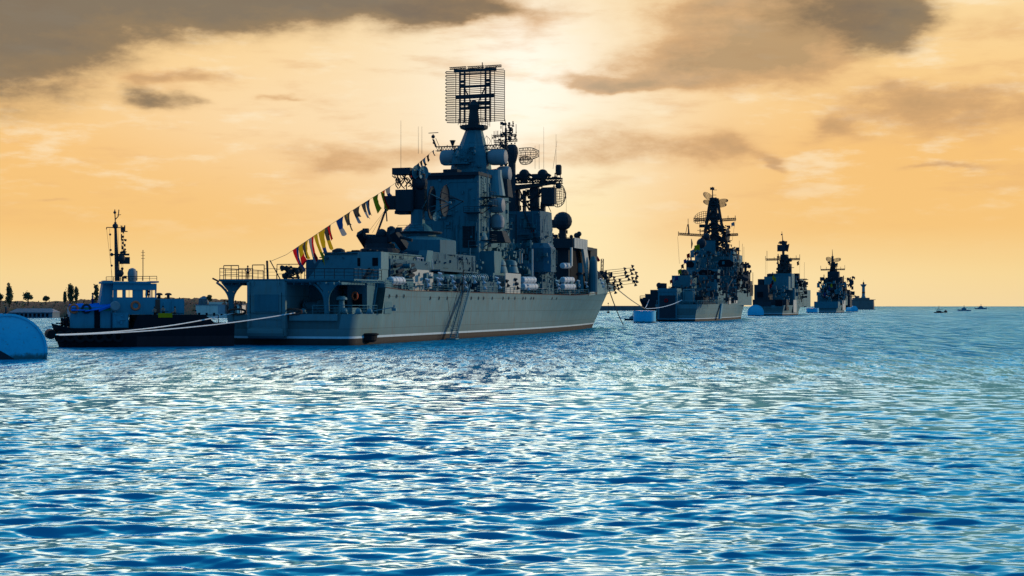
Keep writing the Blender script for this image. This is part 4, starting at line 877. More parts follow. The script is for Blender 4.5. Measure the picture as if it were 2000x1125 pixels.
    m = MB(); y = 168; clutter(m, -4, 3.5, 158, 171, 9.2, 12.8, 90, 41, 1.4); m.lathe([(2.6, -1.2), (2.9, 0), (2.4, 1.6), (1.5, 2.3)], (0.5, 160, 11), n=18); m.tube((0.5, 158, 12), (0.5, 150, 12.6), 0.2)
    m.truss((1.2, 168, 11.5), (1.2, 168.5, 16.2), 0.5, 0.5, 5, 0.06); m.build('bow_gear', 'ship_dark', S)
    m = MB(); c = Q(1192, 540, 172); m.ring((c[0]-0.6, 170, 10.4), (1, 0.3, 0), 1.6, 0.5, 18, 8); m.tube((1.2, 171, 13.2), (3.0, 171, 12.0), 0.12); m.build('anchor_gear', 'ship_dark', S)
    m = MB(); pp = [Q(1158, 496, 165), Q(1165, 502, 165), Q(1170, 510, 165)]; m.path(pp, 0.35, 6); m.build('jack_flag', 'red', S)
    m = MB(); pp = [Q(1066, 497, 110), Q(1068, 505, 110), Q(1071, 514, 110)]; m.path(pp, 0.22, 6); m.build('pennant', 'red', S)
    # deck-edge floodlights and those on long booms at the bow
    for (px, py, t_) in ((835, 552, 9.3), (857, 550, 9.4), (860, 540, 9.4), (883, 545, 9.4), (886, 556, 9.4), (906, 547, 9.4), (908, 557, 9.4), (926, 546, 9.4), (944, 547, 9.4), (945, 558, 9.4), (971, 548, 9.4), (975, 557, 9.4), (991, 553, 9.5), (1008, 550, 9.5), (1010, 558, 9.5), (1031, 561, 9.3), (1051, 524, 7.5), (1053, 528, 7.5), (1069, 519, 7), (1088, 553, 9.0), (1090, 560, 9.0), (1130, 553, 8.4), (1145, 556, 8.3), (1157, 553, 8.0), (1177, 556, 6.5), (1174, 549, 6.5)):
        m = MB(); c = P(px, py, t_); lamp_fixture(m, c[0], c[1], c[2], 1.0); m.build('floodlight', 'white_paint' if px < 984 or px > 1012 else 'ship_dark', S)
    for (px, py) in ((1200, 545), (1207, 560), (1201, 568), (1221, 528), (1222, 537), (1233, 531), (1236, 523), (1243, 536), (1227, 542), (1211, 550), (1213, 557), (1236, 546), (1243, 547), (1240, 553), (1199, 556)):
        m = MB(); c = Q(px, py, 163); m.tube((c[0], 163, c[2]), (2.5, 165, c[2]-0.9+(560-py)*0.01), 0.05, n=4); lamp_fixture(m, c[0], 163, c[2], 1.15)
        m.build('boom_light', 'ship_dark', S)
    # accommodation ladder
    m = MB(); a = Vector(P(912, 567, 9.9)); b = Vector(P(885, 661, 10.2)); d = b-a; n = 24; w = Vector((0.95, 0, 0))
    a0 = a-w*0.5; b0 = b-w*0.5
    for k in range(n+1): p = a0+d*(k/n); m.box(p.x, p.x+0.95, p.y-0.22, p.y+0.22, p.z-0.04, p.z+0.04)
    for s_ in (0, 1):
        o_ = w*s_; m.tube(a0+o_, b0+o_, 0.1, n=5); m.tube(a0+o_+Vector((0, 0, 1.0)), b0+o_+Vector((0, 0, 1.0)), 0.05, n=5)
        for k in range(0, n+1, 2): p = a0+o_+d*(k/n); m.tube(p, p+Vector((0, 0, 1.0)), 0.04, n=4)
    m.box(b0.x-0.2, b0.x+1.3, b0.y-1.2, b0.y+0.3, b0.z-0.1, b0.z+0.05); m.rail([(b0.x+1.2, b0.y-1.2, b0.z), (b0.x+1.2, b0.y+0.3, b0.z)], 1.0, 0.7, 0.04); m.box(9.0, 10.6, a.y-0.6, a.y+1.2, a.z-0.06, a.z+0.06)
    for x in (-0.3, 1.2): m.tube((b0.x+x, b0.y-1.0, b0.z), (b0.x+x, b0.y-1.0, 0.0), 0.07)
    m.build('boarding_ladder', 'ship_pale', S)
    m = MB(); m.tube((9.6, a.y-1.0, 10.4), (b0.x, b0.y-0.8, b0.z+1.6), 0.045); m.tube((9.6, a.y+0.6, 10.4), b0+Vector((1, 0, 1)), 0.03); m.tube((9.5, a.y-1, 7.2), (9.7, a.y-1, 10.6), 0.09); c = P(872, 568, 9.5); m.tube(c, (c[0]+0.2, c[1]+2, 0.8), 0.03, n=3); m.build('ladder_tackle', 'mast_black', S)
    m = MB(); p = P(730, 607, 9.0); q = P(770, 600, 11.0); m.tube(p, q, 0.06); m.tube(q, (q[0], q[1], q[2]+0.3), 0.12); m.box(q[0]-0.3, q[0]+0.3, q[1]-0.2, q[1]+0.2, q[2]-0.5, q[2]-0.1); m.build('boat_boom', 'ship_pale', S)
    return S
build_warship()

# signal flags strung from the flagstaff to the radar yard
def build_flags():
    F = F1; B = thing('flag_line', 'string of coloured signal flags rising over the stern of the nearest warship', 'signal flags')
    anchor = [(527, 511, -1.0, -1.8), (560, 497, 2.5, -2), (770, 351, 46, -4.5), (850, 289, 76, -7.2)]
    def at(px):
        t_ = -1.9+(px-527)/(850-527)*(-5.0)
        py = 511-(px-527)*0.42 if px < 560 else 497-(px-560)*0.655-2.2*math.sin((px-560)/210*math.pi) if px < 770 else 359.5-(px-770)*0.86
        return F.world(F.P(px, py, t_)), py
    m = MB(); pts = [at(527+k*8)[0] for k in range(41)]; m.path(pts, 0.03, 4); m.build('halyard', 'mast_black', B)
    flags = [(571, 33, 12, 'red', 'blue'), (582, 34, 12, 'yellow', 'red'), (591, 22, 16, 'black', 'yellow'), (603, 40, 14, 'white_cloth', 'red'), (612, 46, 10, 'yellow', 'yellow'), (623, 38, 13, 'yellow', 'blue'), (634, 32, 14, 'black', 'yellow'), (641, 20, 9, 'red', 'black'),
             (655, 24, 20, 'blue', 'white_cloth'), (670, 18, 14, 'black', 'black'), (678, 24, 8, 'yellow', 'black'), (688, 24, 10, 'black', 'white_cloth'), (695, 14, 9, 'black', 'black'), (704, 24, 10, 'black', 'white_cloth'), (716, 24, 11, 'white_cloth', 'red'), (729, 25, 16, 'yellow', 'yellow'), (744, 28, 12, 'yellow', 'red'), (752, 12, 12, 'white_cloth', 'blue'),
             (797, 14, 6, 'black', 'red'), (805, 16, 7, 'red', 'black'), (813, 14, 6, 'white_cloth', 'black'), (820, 12, 6, 'black', 'white_cloth'), (827, 12, 6, 'white_cloth', 'black'), (835, 9, 5, 'black', 'black'), (843, 9, 5, 'black', 'white_cloth')]
    rnd = random.Random(5)
    for (px, hpx, wpx, c1, c2) in flags:
        p, py = at(px); px = px+rnd.uniform(-2, 2); p, py = at(px); q, _ = at(px+wpx*rnd.uniform(.75, 1.25)); sc = FPX/p.y; H = hpx/sc*(1.15+0.4*rnd.random()); W = (q-p); m = MB()
        nx, nz = 5, 7; ph = rnd.random()*6; lean = rnd.uniform(0.25, 0.75); vs = []
        for j in range(nz+1):
            v = j/nz; k = 1-0.45*math.sin(v*math.pi*0.8)*rnd.uniform(0.7, 1)
            for i in range(nx+1):
                u = i/nx; d = p+W*(u*(k*.85 if j else .9)) + Vector((H*0.55*lean*v**1.2, 0.35*math.sin(u*5+ph+v*3)*v, -H*v*(1-0.22*lean) - 0.10*H*math.sin(u*math.pi+ph)*v))
                vs.append(d)
        fs = [(j*(nx+1)+i, j*(nx+1)+i+1, (j+1)*(nx+1)+i+1, (j+1)*(nx+1)+i) for j in range(nz) for i in range(nx)]
        m.add(vs, fs); kind = rnd.random()
        m.mi = [0 if ((i/nx < 0.5) if kind < 0.5 else (j/nz < 0.5)) else 1 for j in range(nz) for i in range(nx)]
        o = m.build('flag', [c1, c2], B, True); o['label'] = 'flag of %s and %s cloth' % (c1.split('_')[0], c2.split('_')[0])
build_flags()
# ------------------------------------------------------------------ people
def person(loc, facing, label, pose='stand', top=None, trousers='black', h=1.75, group=None):
    o = thing('person', label, 'person', loc, facing, group)
    k = h/1.75
    J = {'pelvis': (0, 0, .95), 'chest': (0, 0, 1.3), 'neck': (0, 0, 1.48), 'head': (0, .03, 1.6), 'crown': (0, .02, 1.71),
         'hl': (-.1, 0, .9), 'hr': (.1, 0, .9), 'kl': (-.12, .03, .5), 'kr': (.12, -.02, .5), 'al': (-.13, 0, .08), 'ar': (.13, 0, .08), 'tl': (-.14, .16, .03), 'tr': (.14, .16, .03),
         'sl': (-.19, 0, 1.40), 'sr': (.19, 0, 1.40), 'el': (-.25, -.02, 1.13), 'er': (.25, -.02, 1.13), 'wl': (-.26, .08, .88), 'wr': (.26, .08, .88), 'fl': (-.25, .12, .78), 'fr': (.25, .12, .78)}
    if pose == 'akimbo':
        J.update(el=(-.42, -.02, 1.17), wl=(-.2, .06, .98), fl=(-.15, .1, .96), er=(.42, -.02, 1.17), wr=(.2, .06, .98), fr=(.15, .1, .96))
    if pose == 'shade':
        J.update(el=(-.40, .1, 1.38), wl=(-.16, .2, 1.6), fl=(-.06, .18, 1.62))
    if pose == 'lean':
        J.update(el=(-.22, .22, 1.2), wl=(-.2, .45, 1.1), fl=(-.2, .52, 1.08), er=(.22, .22, 1.2), wr=(.2, .45, 1.1), fr=(.2, .52, 1.08), chest=(0, .12, 1.28), neck=(0, .18, 1.45), head=(0, .22, 1.57), crown=(0, .22, 1.68), sl=(-.19, .14, 1.38), sr=(.19, .14, 1.38))
    if pose == 'sit':
        dz = -.45
        for n in ('pelvis', 'chest', 'neck', 'head', 'crown', 'hl', 'hr', 'sl', 'sr', 'el', 'er', 'wl', 'wr', 'fl', 'fr'): J[n] = (J[n][0], J[n][1], J[n][2]+dz)
        J.update(kl=(-.14, .45, .5), kr=(.14, .45, .5), al=(-.14, .47, .08), ar=(.14, .47, .08), tl=(-.14, .63, .03), tr=(.14, .63, .03), wl=(-.16, .3, .55), wr=(.16, .3, .55), fl=(-.13, .38, .54), fr=(.13, .38, .54))
    bones = [('pelvis', 'chest'), ('chest', 'neck'), ('neck', 'head'), ('head', 'crown'), ('pelvis', 'hl'), ('pelvis', 'hr'), ('hl', 'kl'), ('hr', 'kr'), ('kl', 'al'), ('kr', 'ar'), ('al', 'tl'), ('ar', 'tr'), ('chest', 'sl'), ('chest', 'sr'), ('sl', 'el'), ('sr', 'er'), ('el', 'wl'), ('er', 'wr'), ('wl', 'fl'), ('wr', 'fr')]
    rad = {'pelvis': .15, 'chest': .165, 'neck': .06, 'head': .105, 'crown': .075, 'hl': .1, 'hr': .1, 'kl': .062, 'kr': .062, 'al': .045, 'ar': .045, 'tl': .035, 'tr': .035, 'sl': .065, 'sr': .065, 'el': .045, 'er': .045, 'wl': .033, 'wr': .033, 'fl': .04, 'fr': .04}
    def skin(name, names, mat, grow):
        me = bpy.data.meshes.new(name); bm = bmesh.new(); sk = bm.verts.layers.skin.verify(); V = {}
        for n in names:
            v = bm.verts.new(tuple(c*k for c in J[n])); r = rad[n]*k*grow; v[sk].radius = (r, r*(.72 if n in ('pelvis', 'chest') else 1)); V[n] = v
        for a, b in bones:
            if a in V and b in V: bm.edges.new((V[a], V[b]))
        V[names[0]][sk].use_root = True
        bm.to_mesh(me); bm.free(); me.materials.append(MATS[mat])
        ob = bpy.data.objects.new(name, me); COL.objects.link(ob); ob.parent = o
        ob.modifiers.new('skin', 'SKIN').use_smooth_shade = True; sb = ob.modifiers.new('sub', 'SUBSURF'); sb.levels = 1; sb.render_levels = 1
        return ob
    skin('body', list(J), 'skin', 1.0)
    skin('trousers', ['pelvis', 'hl', 'hr', 'kl', 'kr', 'al', 'ar'], trousers, 1.16)
    if top: skin('shirt', ['pelvis', 'chest', 'sl', 'sr', 'el', 'er'] if top != 'white_cloth' else ['pelvis', 'chest', 'sl', 'sr'], top, 1.14)
    m = MB(); c = J['head']; m.ball((c[0]*k, (c[1]-.02)*k, (c[2]+.06)*k), .118*k, 10, 0.95); hair = m.build('hair', 'black', o)
    return o

class WF:    # world-aligned frame at distance Y
    def __init__(s, Y): s.Y = Y
    def __call__(s, px, py, dy=0.0):
        y = s.Y+dy; return ((px-1000)/FPX*y, y, EYE+(HOR-py)/FPX*y)

# ------------------------------------------------------------------ tug
def build_tug():
    W0 = WF(176.0); ox = W0(100, 0)[0]
    S = thing('tugboat', 'black-hulled harbour tug with blue wheelhouse and thin mast beside the large warship', 'tug', (ox, 177.6, 0), R(21))
    tw_ = lambda x, y, z: (ox+x*math.cos(R(21))-y*math.sin(R(21)), 177.6+x*math.sin(R(21))+y*math.cos(R(21)), z)
    def W(px, py, dy=0.0): p = W0(px, py, dy); return (p[0]-ox, dy, p[2])
    X = lambda px: W(px, 600)[0]; Z = lambda py: W(0, py)[2]
    L = X(456)-X(96)
    # hull, bow to the left; u along length
    m = MB(); st = [i/40 for i in range(41)]; lv = [-1.0, 0.0, 0.7, 1.3, 1.9]; nl = len(lv)+1
    def hw(u, f): b = 3.6*min(1, (u/0.16))**0.55*(1 if u < 0.85 else 1-0.25*((u-0.85)/0.15)**2); return max(0.05, b*(0.82+0.18*f))
    def zt(u): return 2.35+0.55*max(0, 1-u/0.10) if u < 0.43 else 3.9-1.0*min(1, max(0, (u-.83)/.05))
    vsS = []
    for sg in (-1, 1):
        b = len(m.v)
        for u in st:
            z1 = zt(u)
            for z in lv+[z1]:
                f = max(0, z)/z1; x = X(96)+u*L-0.9*(f)*max(0, 1-u/0.2)+0.9*max(0, 1-u/0.2)
                m.v.append((x, 3.6+sg*hw(u, f), z))
        for i in range(40):
            for k in range(nl-1):
                q = (b+i*nl+k, b+(i+1)*nl+k, b+(i+1)*nl+k+1, b+i*nl+k+1); m.f.append(q if sg < 0 else tuple(reversed(q))); m.mi.append(1 if (k in (1, 2) and i > 17) else 0)
    h = 41*nl
    for i in range(40): a = i*nl+nl-2; c = a+nl; m.f.append((a, c, h+c, h+a)); m.mi.append(2)
    e = 40*nl
    for k in range(nl-1): m.f.append((e+k, h+e+k, h+e+k+1, e+k+1)); m.mi.append(0); m.f.append((k, k+1, h+k+1, h+k)); m.mi.append(0)
    m.build('hull', ['tug_black', 'tug_brown', 'deck_green'], S)
    for k in range(7):
        m = MB(); px = 112+k*18; u = (X(px)-X(96))/L; m.ring((X(px), 3.6-hw(u, .6)-0.25, 1.25+0.1*(k % 2)), (0.1*(3-k), 1, 0), 0.52, 0.22, 16, 6); m.build('tyre_fender', 'rubber', S)
    m = MB(); m.lathe([(0.5, -2.2), (0.62, -1.5), (0.62, 1.5), (0.5, 2.2)], (X(96)-0.1, 3.6, 1.6), (0, 1, 0), 12); m.build('bow_fender', 'rubber', S)
    m = MB(); clutter(m, X(116), X(130), 2, 5, 2.6, 3.5, 26, 3, 0.7); m.build('anchor_windlass', 'tug_black', S)
    # lower deckhouse
    m = MB(); m.chbox(X(130), X(212), 1.2, 6.4, 2.0, Z(600), 0.3); m.box(X(175), X(245), 2.4, 6.2, 2.0, Z(608)); m.build('fore_deckhouse', 'tug_blue', S)
    m = MB(); m.box(X(211), X(241), 0.6, 1.4, 2.0, Z(611)); m.box(X(213), X(239), 0.55, 0.62, 2.4, Z(615)); clutter(m, X(214), X(238), 0.5, 0.62, 3, 4, 8, 5, 0.5); m.build('deck_screen', 'tug_blue', S)
    m = MB(); m.box(X(146), X(170), 1.1, 1.25, Z(609), Z(602)); m.build('window_band', 'green_net', S); m = MB(); m.box(X(186), X(208), 1.1, 2.3, Z(607), Z(602)); m.build('window_band', 'green_net', S)
    m = MB(); m.box(X(176), X(187), 1.1, 1.25, 2.1, Z(604)); m.build('doorway', 'opening', S)
    m = MB(); m.add([(X(131), 0.6, Z(606)), (X(158), 0.6, Z(606)), (X(158), 3.6, Z(592)), (X(131), 3.6, Z(594)), (X(131), 6.5, Z(602)), (X(158), 6.5, Z(602))], [(0, 1, 2, 3), (3, 2, 5, 4)]); m.add([(X(157), 0.6, Z(608)), (X(184), 0.6, Z(604)), (X(214), 0.6, Z(595)), (X(212), 3.5, Z(590)), (X(176), 3.5, Z(592)), (X(160), 3.6, Z(596))], [(0, 1, 4, 5), (1, 2, 3, 4)])
    m.add([(X(184), 0.5, Z(609)), (X(215), 0.5, Z(597)), (X(215), 0.4, Z(594)), (X(184), 0.4, Z(604))], [(0, 1, 2, 3)])
    a = m.build('awning', 'tarp_blue', S); md = a.modifiers.new('t', 'SOLIDIFY'); md.thickness = 0.06
    m = MB(); c = W(218, 598, 0.6); m.lathe([(0.6, -0.1), (0.62, 0.1), (0.5, 0.25)], (c[0], 0.6, c[2]), (0, -1, 0.1), 16); m.tube((c[0], 0.8, c[2]-1.8), (c[0], 0.8, c[2]), 0.1); m.build('fog_light', 'radome', S)
    for (px, py, mt) in ((141, 603, 'orange'), (165, 603, 'ship_dark'), (265, 597, 'orange')):
        m = MB(); c = W(px, py, 1.0 if px < 200 else 1.75); m.ring((c[0], c[1], c[2]), (0, 1, 0), 0.48, 0.14, 16, 6); m.build('life_ring', mt, S)
    # upper works
    m = MB(); m.prism([(X(186), 2.6), (X(214), 2.6), (X(214), 5.6), (X(186), 5.6)], Z(610), Z(546), (0.66, 0.9), (0.35, 0)); m.build('funnel', 'tug_blue', S)
    m = MB(); z0, z1 = Z(580), Z(565); x0, x1 = X(205), X(300); y0, y1 = 2.0, 5.6
    m.box(X(214), X(355), 1.8, 5.8, Z(615), Z(583)); m.box(X(214), x1, y0, y1, Z(583), z0)
    posts = [(214, 222), (232, 239), (252, 273), (278, 281), (286, 288), (297, 300)]
    for a, b in posts: m.box(X(a), X(b), y0, y0+0.15, z0, z1)
    for a in (214, 297): m.box(X(a), X(a+2), y1-0.15, y1, z0, z1)
    m.box(X(214), X(300), y0-0.1, y1+0.1, z1, Z(552)); m.box(X(192), X(288), y0-0.3, y1+0.3, Z(552), Z(548)); m.box(X(286), X(304), y0-0.3, y1+0.3, Z(550), Z(547))
    m.box(X(245), X(245.8), y0, y0+.1, z0, z1); m.build('wheelhouse', 'tug_blue', S)
    m = MB(); m.box(X(330), X(355), 1.7, 1.8, Z(612), Z(586)); m.box(X(313), X(324), 1.65, 1.8, Z(608), Z(590)); m.build('cabin_door', 'tug_blue', S); m = MB(); m.box(X(297), X(306), 1.66, 1.8, Z(612), Z(584)); m.build('door', 'rust', S)
    m = MB(); m.rail([(X(200), y0-0.2, Z(548)), (X(300), y0-0.2, Z(546))], 0.55, 0.8, 0.035, 1); m.build('roof_railing', 'mast_black', S)
    m = MB(); c = W(266, 536, 3); m.lathe([(0.42, -1.0), (0.55, -0.2), (0.58, 0.4), (0.42, 0.85), (0.15, 1.0)], (c[0], 3, c[2]-0.1), n=14); m.build('antenna_dome', 'radome', S, True)
    m = MB(); m.tube(W(287, 547, 3), W(287, 485, 3), 0.05); m.tube(W(275, 547, 3), W(275, 527, 3), 0.07)
    for k in range(3): m.tube(W(283, 490+k*6, 3), W(291, 490+k*6, 3), 0.025, n=3)
    m.build('whip_antenna', 'mast_black', S)
    for px in (319, 337):
        m = MB(); m.tube(W(px, 585, 3), W(px, 575, 3), 0.18); m.lathe([(0.42, 0), (0.42, 0.18), (0.2, 0.3)], W(px, 576, 3), n=12); m.build('mushroom_vent', 'ship_dark', S)
    m = MB(); m.tube(W(237, 548, 3), W(233, 430, 3), 0.32, 0.14, 8); m.tube(W(233, 430, 3), W(232, 405, 3), 0.07); m.tube(W(216, 441, 3), W(250, 441, 3), 0.06); m.path([W(233, 425, 3), W(239, 418, 3), W(240, 405, 3)], 0.06); m.tube(W(236, 416, 3), W(244, 415, 3), 0.04)
    for px in (216, 250): m.tube(W(px, 441, 3), W(px, 445, 3), 0.05)
    m.tube(W(226, 495, 3), W(240, 495, 3), 0.09); m.tube(W(238, 495, 2.8), W(259, 494.5, 2.8), 0.14); m.ball(W(244, 503, 2.8), 0.5); m.ball(W(226, 495, 3), 0.22); m.box(W(234, 0)[0], W(248, 0)[0], 2.6, 3.2, Z(512), Z(498)); m.ball(W(241, 532, 2.7), 0.42); m.ball(W(232, 411, 3), 0.18); m.ball(W(233, 438, 3), 0.35)
    clutter(m, X(231), X(240), 2.7, 3.3, Z(545), Z(435), 40, 2, 0.45); m.build('mast', 'mast_black', S)
    m = MB()
    for (a, b) in ((216, 228), (222, 226), (238, 243), (244, 246), (250, 247)): m.tube(W(a, 443, 3), W(b, 548, 3), 0.018, n=3)
    for (px, py) in ((223, 455), (224, 486), (226, 517)): m.ball(W(px, py, 3), 0.14)
    m.build('signal_halyard', 'mast_black', S)
    m = MB(); c = W(313, 616, 0.2); m.box(X(299), X(327), 0.0, 0.1, Z(621), Z(612)); m.build('name_board', 'yellow', S)
    m = MB(); m.rail([(X(340), 0.6, 2.9), (X(422), 0.8, 2.9)], 1.0, 1.4, 0.05, 1); clutter(m, X(245), X(410), 1, 5, 2.7, 3.6, 30, 7, 0.8); m.build('deck_gear', 'tug_black', S)
    # crew
    def wp(px, py, dy=0.0): q = W(px, py); return tw_(q[0], dy, q[2])
    person(wp(176, 599, 3.4), R(90), 'person in white shirt standing on top of the blue awning at the tug bow', 'stand', 'white_cloth', 'blue', 1.7)
    person(wp(284, 0, 3.0)[:2]+(Z(583)-0.35,), R(180), 'person in red shirt behind the open wheelhouse window of the tug', 'stand', 'red', 'black', 1.7)
    person(wp(310, 0, 0.3)[:2]+(Z(620)-0.2,), R(180), 'person in white vest above the yellow board on the tug', 'lean', 'white_cloth', 'black', 1.6)
    person(wp(333, 0, 0.3)[:2]+(Z(620)+.05,), R(120), 'bare-chested person sitting just right of the yellow board on the tug', 'sit', None, 'rust', 1.7)
    person(wp(294, 0, 0.5)[:2]+(Z(620)-.35,), R(170), 'bare-chested person leaning just left of the yellow board on the tug', 'lean', None, 'black', 1.65)
    person(wp(377, 0, 1.2)[:2]+(2.75,), R(150), 'bare-chested person standing at the aft end of the tug in dark shorts', 'stand', None, 'black', 1.75)
    person(wp(367, 0, 1.2)[:2]+(2.75,), R(200), 'person in blue trousers sitting on the aft deck of the tug', 'sit', None, 'blue', 1.65)
build_tug()

def crew_on_warship():
    F = F1
    def put(px, st, zz, face, *a, **k): p = F.Q(px, 600, st); w = F.world((p[0], st, zz)); person(tuple(w), face, *a, **k)
    put(438, 0.9, 4.0, R(200), 'bare-chested person in dark trousers standing leftmost on the stern quarterdeck of the warship', 'stand', None, 'black', 1.8)
    put(445, 1.2, 4.0, R(120), 'bare-chested person beside the left platform bracket on the stern quarterdeck', 'stand', None, 'black', 1.7)
    put(460, 0.7, 4.0, R(250), 'bare-chested person shading his eyes right of the left platform bracket', 'shade', None, 'black', 1.75)
    put(470, 0.7, 4.0, R(180), 'person in bright blue shirt beside the left fairlead of the warship', 'lean', 'blue', 'white_cloth', 1.7)
    put(436, 2.6, 4.0, R(90), 'person sitting behind the white crate at the port corner of the stern', 'sit', None, 'black', 1.7)
    put(484, -0.2, 8.5, R(20), 'person with hands on hips standing on the helicopter platform, dark against the sky', 'akimbo', None, 'black', 1.75)
    c = F.Q(431, 610, 0.7); w = F.world((c[0]+.3, 0.7, 4.0)); m = MB(); m.box(-.5, .5, -.35, .35, 0, 1.1); m.box(-.55, .55, -.4, .4, 1.1, 1.18)
    for k in range(5): m.box(-.5+k*.22, -.46+k*.22, -.38, -.35, 0.05, 1.1)
    o = m.build('crate', 'white_paint'); o.location = w; o.rotation_euler = (0, 0, -F.th); tag(o, 'white slatted crate at the port corner of the warship stern', 'crate')
crew_on_warship()

# ------------------------------------------------------------------ far warships
def hull_small(S, L, bd, bw, zd, rake, mats):
    bdf = lambda s: bd*(1-0.12*max(0, 1-s/10)) if s < L*.55 else max(.05, bd*(1-((s-L*.55)/(L*.45))**2.2)**.9)
    bwf = lambda s: bw*(1-0.15*max(0, 1-s/15)) if s < L*.45 else max(.03, bw*(1-((s-L*.45)/(L*.55))**1.7))
    hull_mesh(L, bdf, bwf, zd, rake, [-2, 0, .4, .8, 1.05, 2.4], [1, 1, 1, 2, 0, 0], ns=50).build('hull', mats, S)
    return bdf

def ship_two():
    F = Frame((53.5, 482.0), 17.0); F.beam = 7.6; S = thing('warship', 'second warship in the row, with two lattice yards and hexagonal funnel tops', 'warship', (F.P0[0], F.P0[1], 0), -F.th)
    Q = F.Q; zd = lambda s: 5.6+0.35*max(0, (s-10)/60)+(2.6*max(0, (s-60)/80)**1.5)
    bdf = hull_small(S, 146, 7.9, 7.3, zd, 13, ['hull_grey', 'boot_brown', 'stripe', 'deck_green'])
    B = F.blk
    def part(name, mat, fn):
        m = MB(); fn(m); o_ = m.build(name, mat, S)
        if name in ('deck_clutter', 'deckhouse_fittings'): o_['kind'] = 'stuff'
        return o_
    part('stern_housing', 'ship_grey', lambda m: (B(m, 1285, 1322, 563, 624, -1.0, 8), B(m, 1284, 1323, 567, 570, -1.2, 8)))
    part('housing_panel', 'ship_dark', lambda m: B(m, 1288, 1319, 577, 621, -1.15, .3))
    part('life_ring', 'red', lambda m: m.ring(Q(1301, 587, -1.3), (0, 1, 0), .5, .18, 12, 5))
    part('port_sponson', 'ship_dark', lambda m: (m.prism([(Q(1250, 590, 30)[0], 30), (Q(1286, 590, 30)[0], 30), (Q(1286, 590, 30)[0], 60), (Q(1250, 590, 30)[0], 60)], 0.2, F.z(588, 30), 1.0, sc0=0.55), m.rail([(Q(1250, 590, 30)[0], 30, F.z(588, 30)), (Q(1284, 590, 30)[0], 30, F.z(588, 30))], 1.8, 1.6, .1), clutter(m, Q(1252, 590, 30)[0], Q(1284, 590, 30)[0], 30, 34, F.z(588, 30), F.z(580, 30), 30, 2, 1.6), B(m, 1270, 1300, 566, 600, 22, 10), B(m, 1262, 1290, 574, 600, 26, 10)))
    part('stern_frame', 'ship_pale', lambda m: (m.path([Q(1335, 590, 4), Q(1335, 566, 4), Q(1356, 566, 4), Q(1356, 590, 4)], .16), B(m, 1337, 1354, 569, 589, 4.5, .3)))
    part('aft_gun', 'ship_dark', lambda m: (B(m, 1283, 1296, 553, 565, 12, 6, .4), m.ball(Q(1287, 557, 12), .9), B(m, 1278, 1286, 566, 580, 14, 5)))
    part('aft_deckhouse', 'ship_grey', lambda m: (B(m, 1322, 1352, 568, 597, 8, 14), B(m, 1345, 1402, 566, 597, 16, 20), B(m, 1312, 1348, 538, 572, 18, 16), B(m, 1400, 1440, 562, 596, 22, 40), clutter(m, -5, 6.5, 15.8, 16, 6, 12, 50, 5, 1.2)))
    part('weather_deck', 'ship_dark', lambda m: (m.box(-7, 7.0, 10, 72, 5.7, 8.0), m.box(-5, 5.5, 72, 105, 5.7, 9.0), m.box(-7.3, 7.4, 12, 84, 8.0, 8.2)))
    part('open_gallery', 'cream', lambda m: [B(m, a, a+3.2, 570, 590, 9, .3) for a in (1385, 1391)]+[B(m, a, b, c, d, 40, .4) for (a, b, c, d) in ((1420, 1424, 571, 583), (1428, 1437, 570, 582), (1441, 1450, 568, 579))])
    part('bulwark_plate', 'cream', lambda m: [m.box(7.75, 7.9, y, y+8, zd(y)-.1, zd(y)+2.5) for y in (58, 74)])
    def fun(px0, px1, py0, py1, y, d, hx):
        part('funnel', 'ship_grey', lambda m: (B(m, px0, px1, py0+3, py1, y, d, 1.2), B(m, px0-1, px1+1, py0, py0+4, y-.3, d+.6, 1.8)))
        def h(m):
            a, b, c, e = hx; pts = [Q(a, (c+e)/2, y-.35), Q(a+(b-a)*.18, c, y-.35), Q(b-(b-a)*.3, c, y-.35), Q(b, (c+e)/2-1, y-.35), Q(b-(b-a)*.12, e, y-.35), Q(a+(b-a)*.1, e, y-.35)]
            m.add(pts+[(x, yy+.25, z) for x, yy, z in pts], [(0, 1, 2, 3, 4, 5), tuple(range(11, 5, -1))]+[(i, (i+1) % 6, 6+(i+1) % 6, 6+i) for i in range(6)])
        part('funnel_mouth', 'opening', h)
    fun(1346, 1400, 526, 570, 30, 8, (1363, 1397, 527, 537)); fun(1396, 1440, 506, 566, 52, 9, (1401, 1434, 507, 521)); fun(1339, 1358, 508, 560, 54, 7, (1340, 1356, 510, 522))
    part('flue_block', 'ship_grey', lambda m: (B(m, 1356, 1442, 498, 560, 58, 12, 1.0), B(m, 1360, 1432, 486, 520, 62, 10, 1.0), B(m, 1362, 1396, 470, 500, 64, 6, .8), clutter(m, -7, 6, 57, 58.5, 12, 26, 60, 7, 1.5)))
    part('turret_house', 'ship_dark', lambda m: (m.ball(Q(1370, 475, 56), 1.8), m.ball(Q(1380, 462, 58), 1.3), m.ball(Q(1336, 535, 24), 1.6), m.tube(Q(1381, 505, 56), Q(1383, 524, 56), .25), m.tube(Q(1419, 552, 20), Q(1419, 590, 20), .35), m.tube(Q(1445, 520, 60), Q(1418, 566, 30), .25)))
    part('starboard_steps', 'ship_dark', lambda m: (B(m, 1436, 1456, 530, 560, 66, 14), B(m, 1445, 1460, 548, 570, 74, 14), B(m, 1456, 1464, 556, 578, 80, 10), B(m, 1434, 1441, 496, 507, 66, 4), B(m, 1436, 1448, 514, 532, 68, 6), clutter(m, Q(1432, 500, 66)[0], Q(1462, 500, 66)[0], 64, 72, 10, 21, 70, 9, 1.8)))
    part('missile_canister', 'ship_dark', lambda m: (m.tube(Q(1448, 540, 60), Q(1459, 545, 62), 1.0), m.tube(Q(1452, 557, 70), Q(1462, 560, 72), 1.0)))
    yt = 68; T = lambda px, py: Q(px, py, yt)
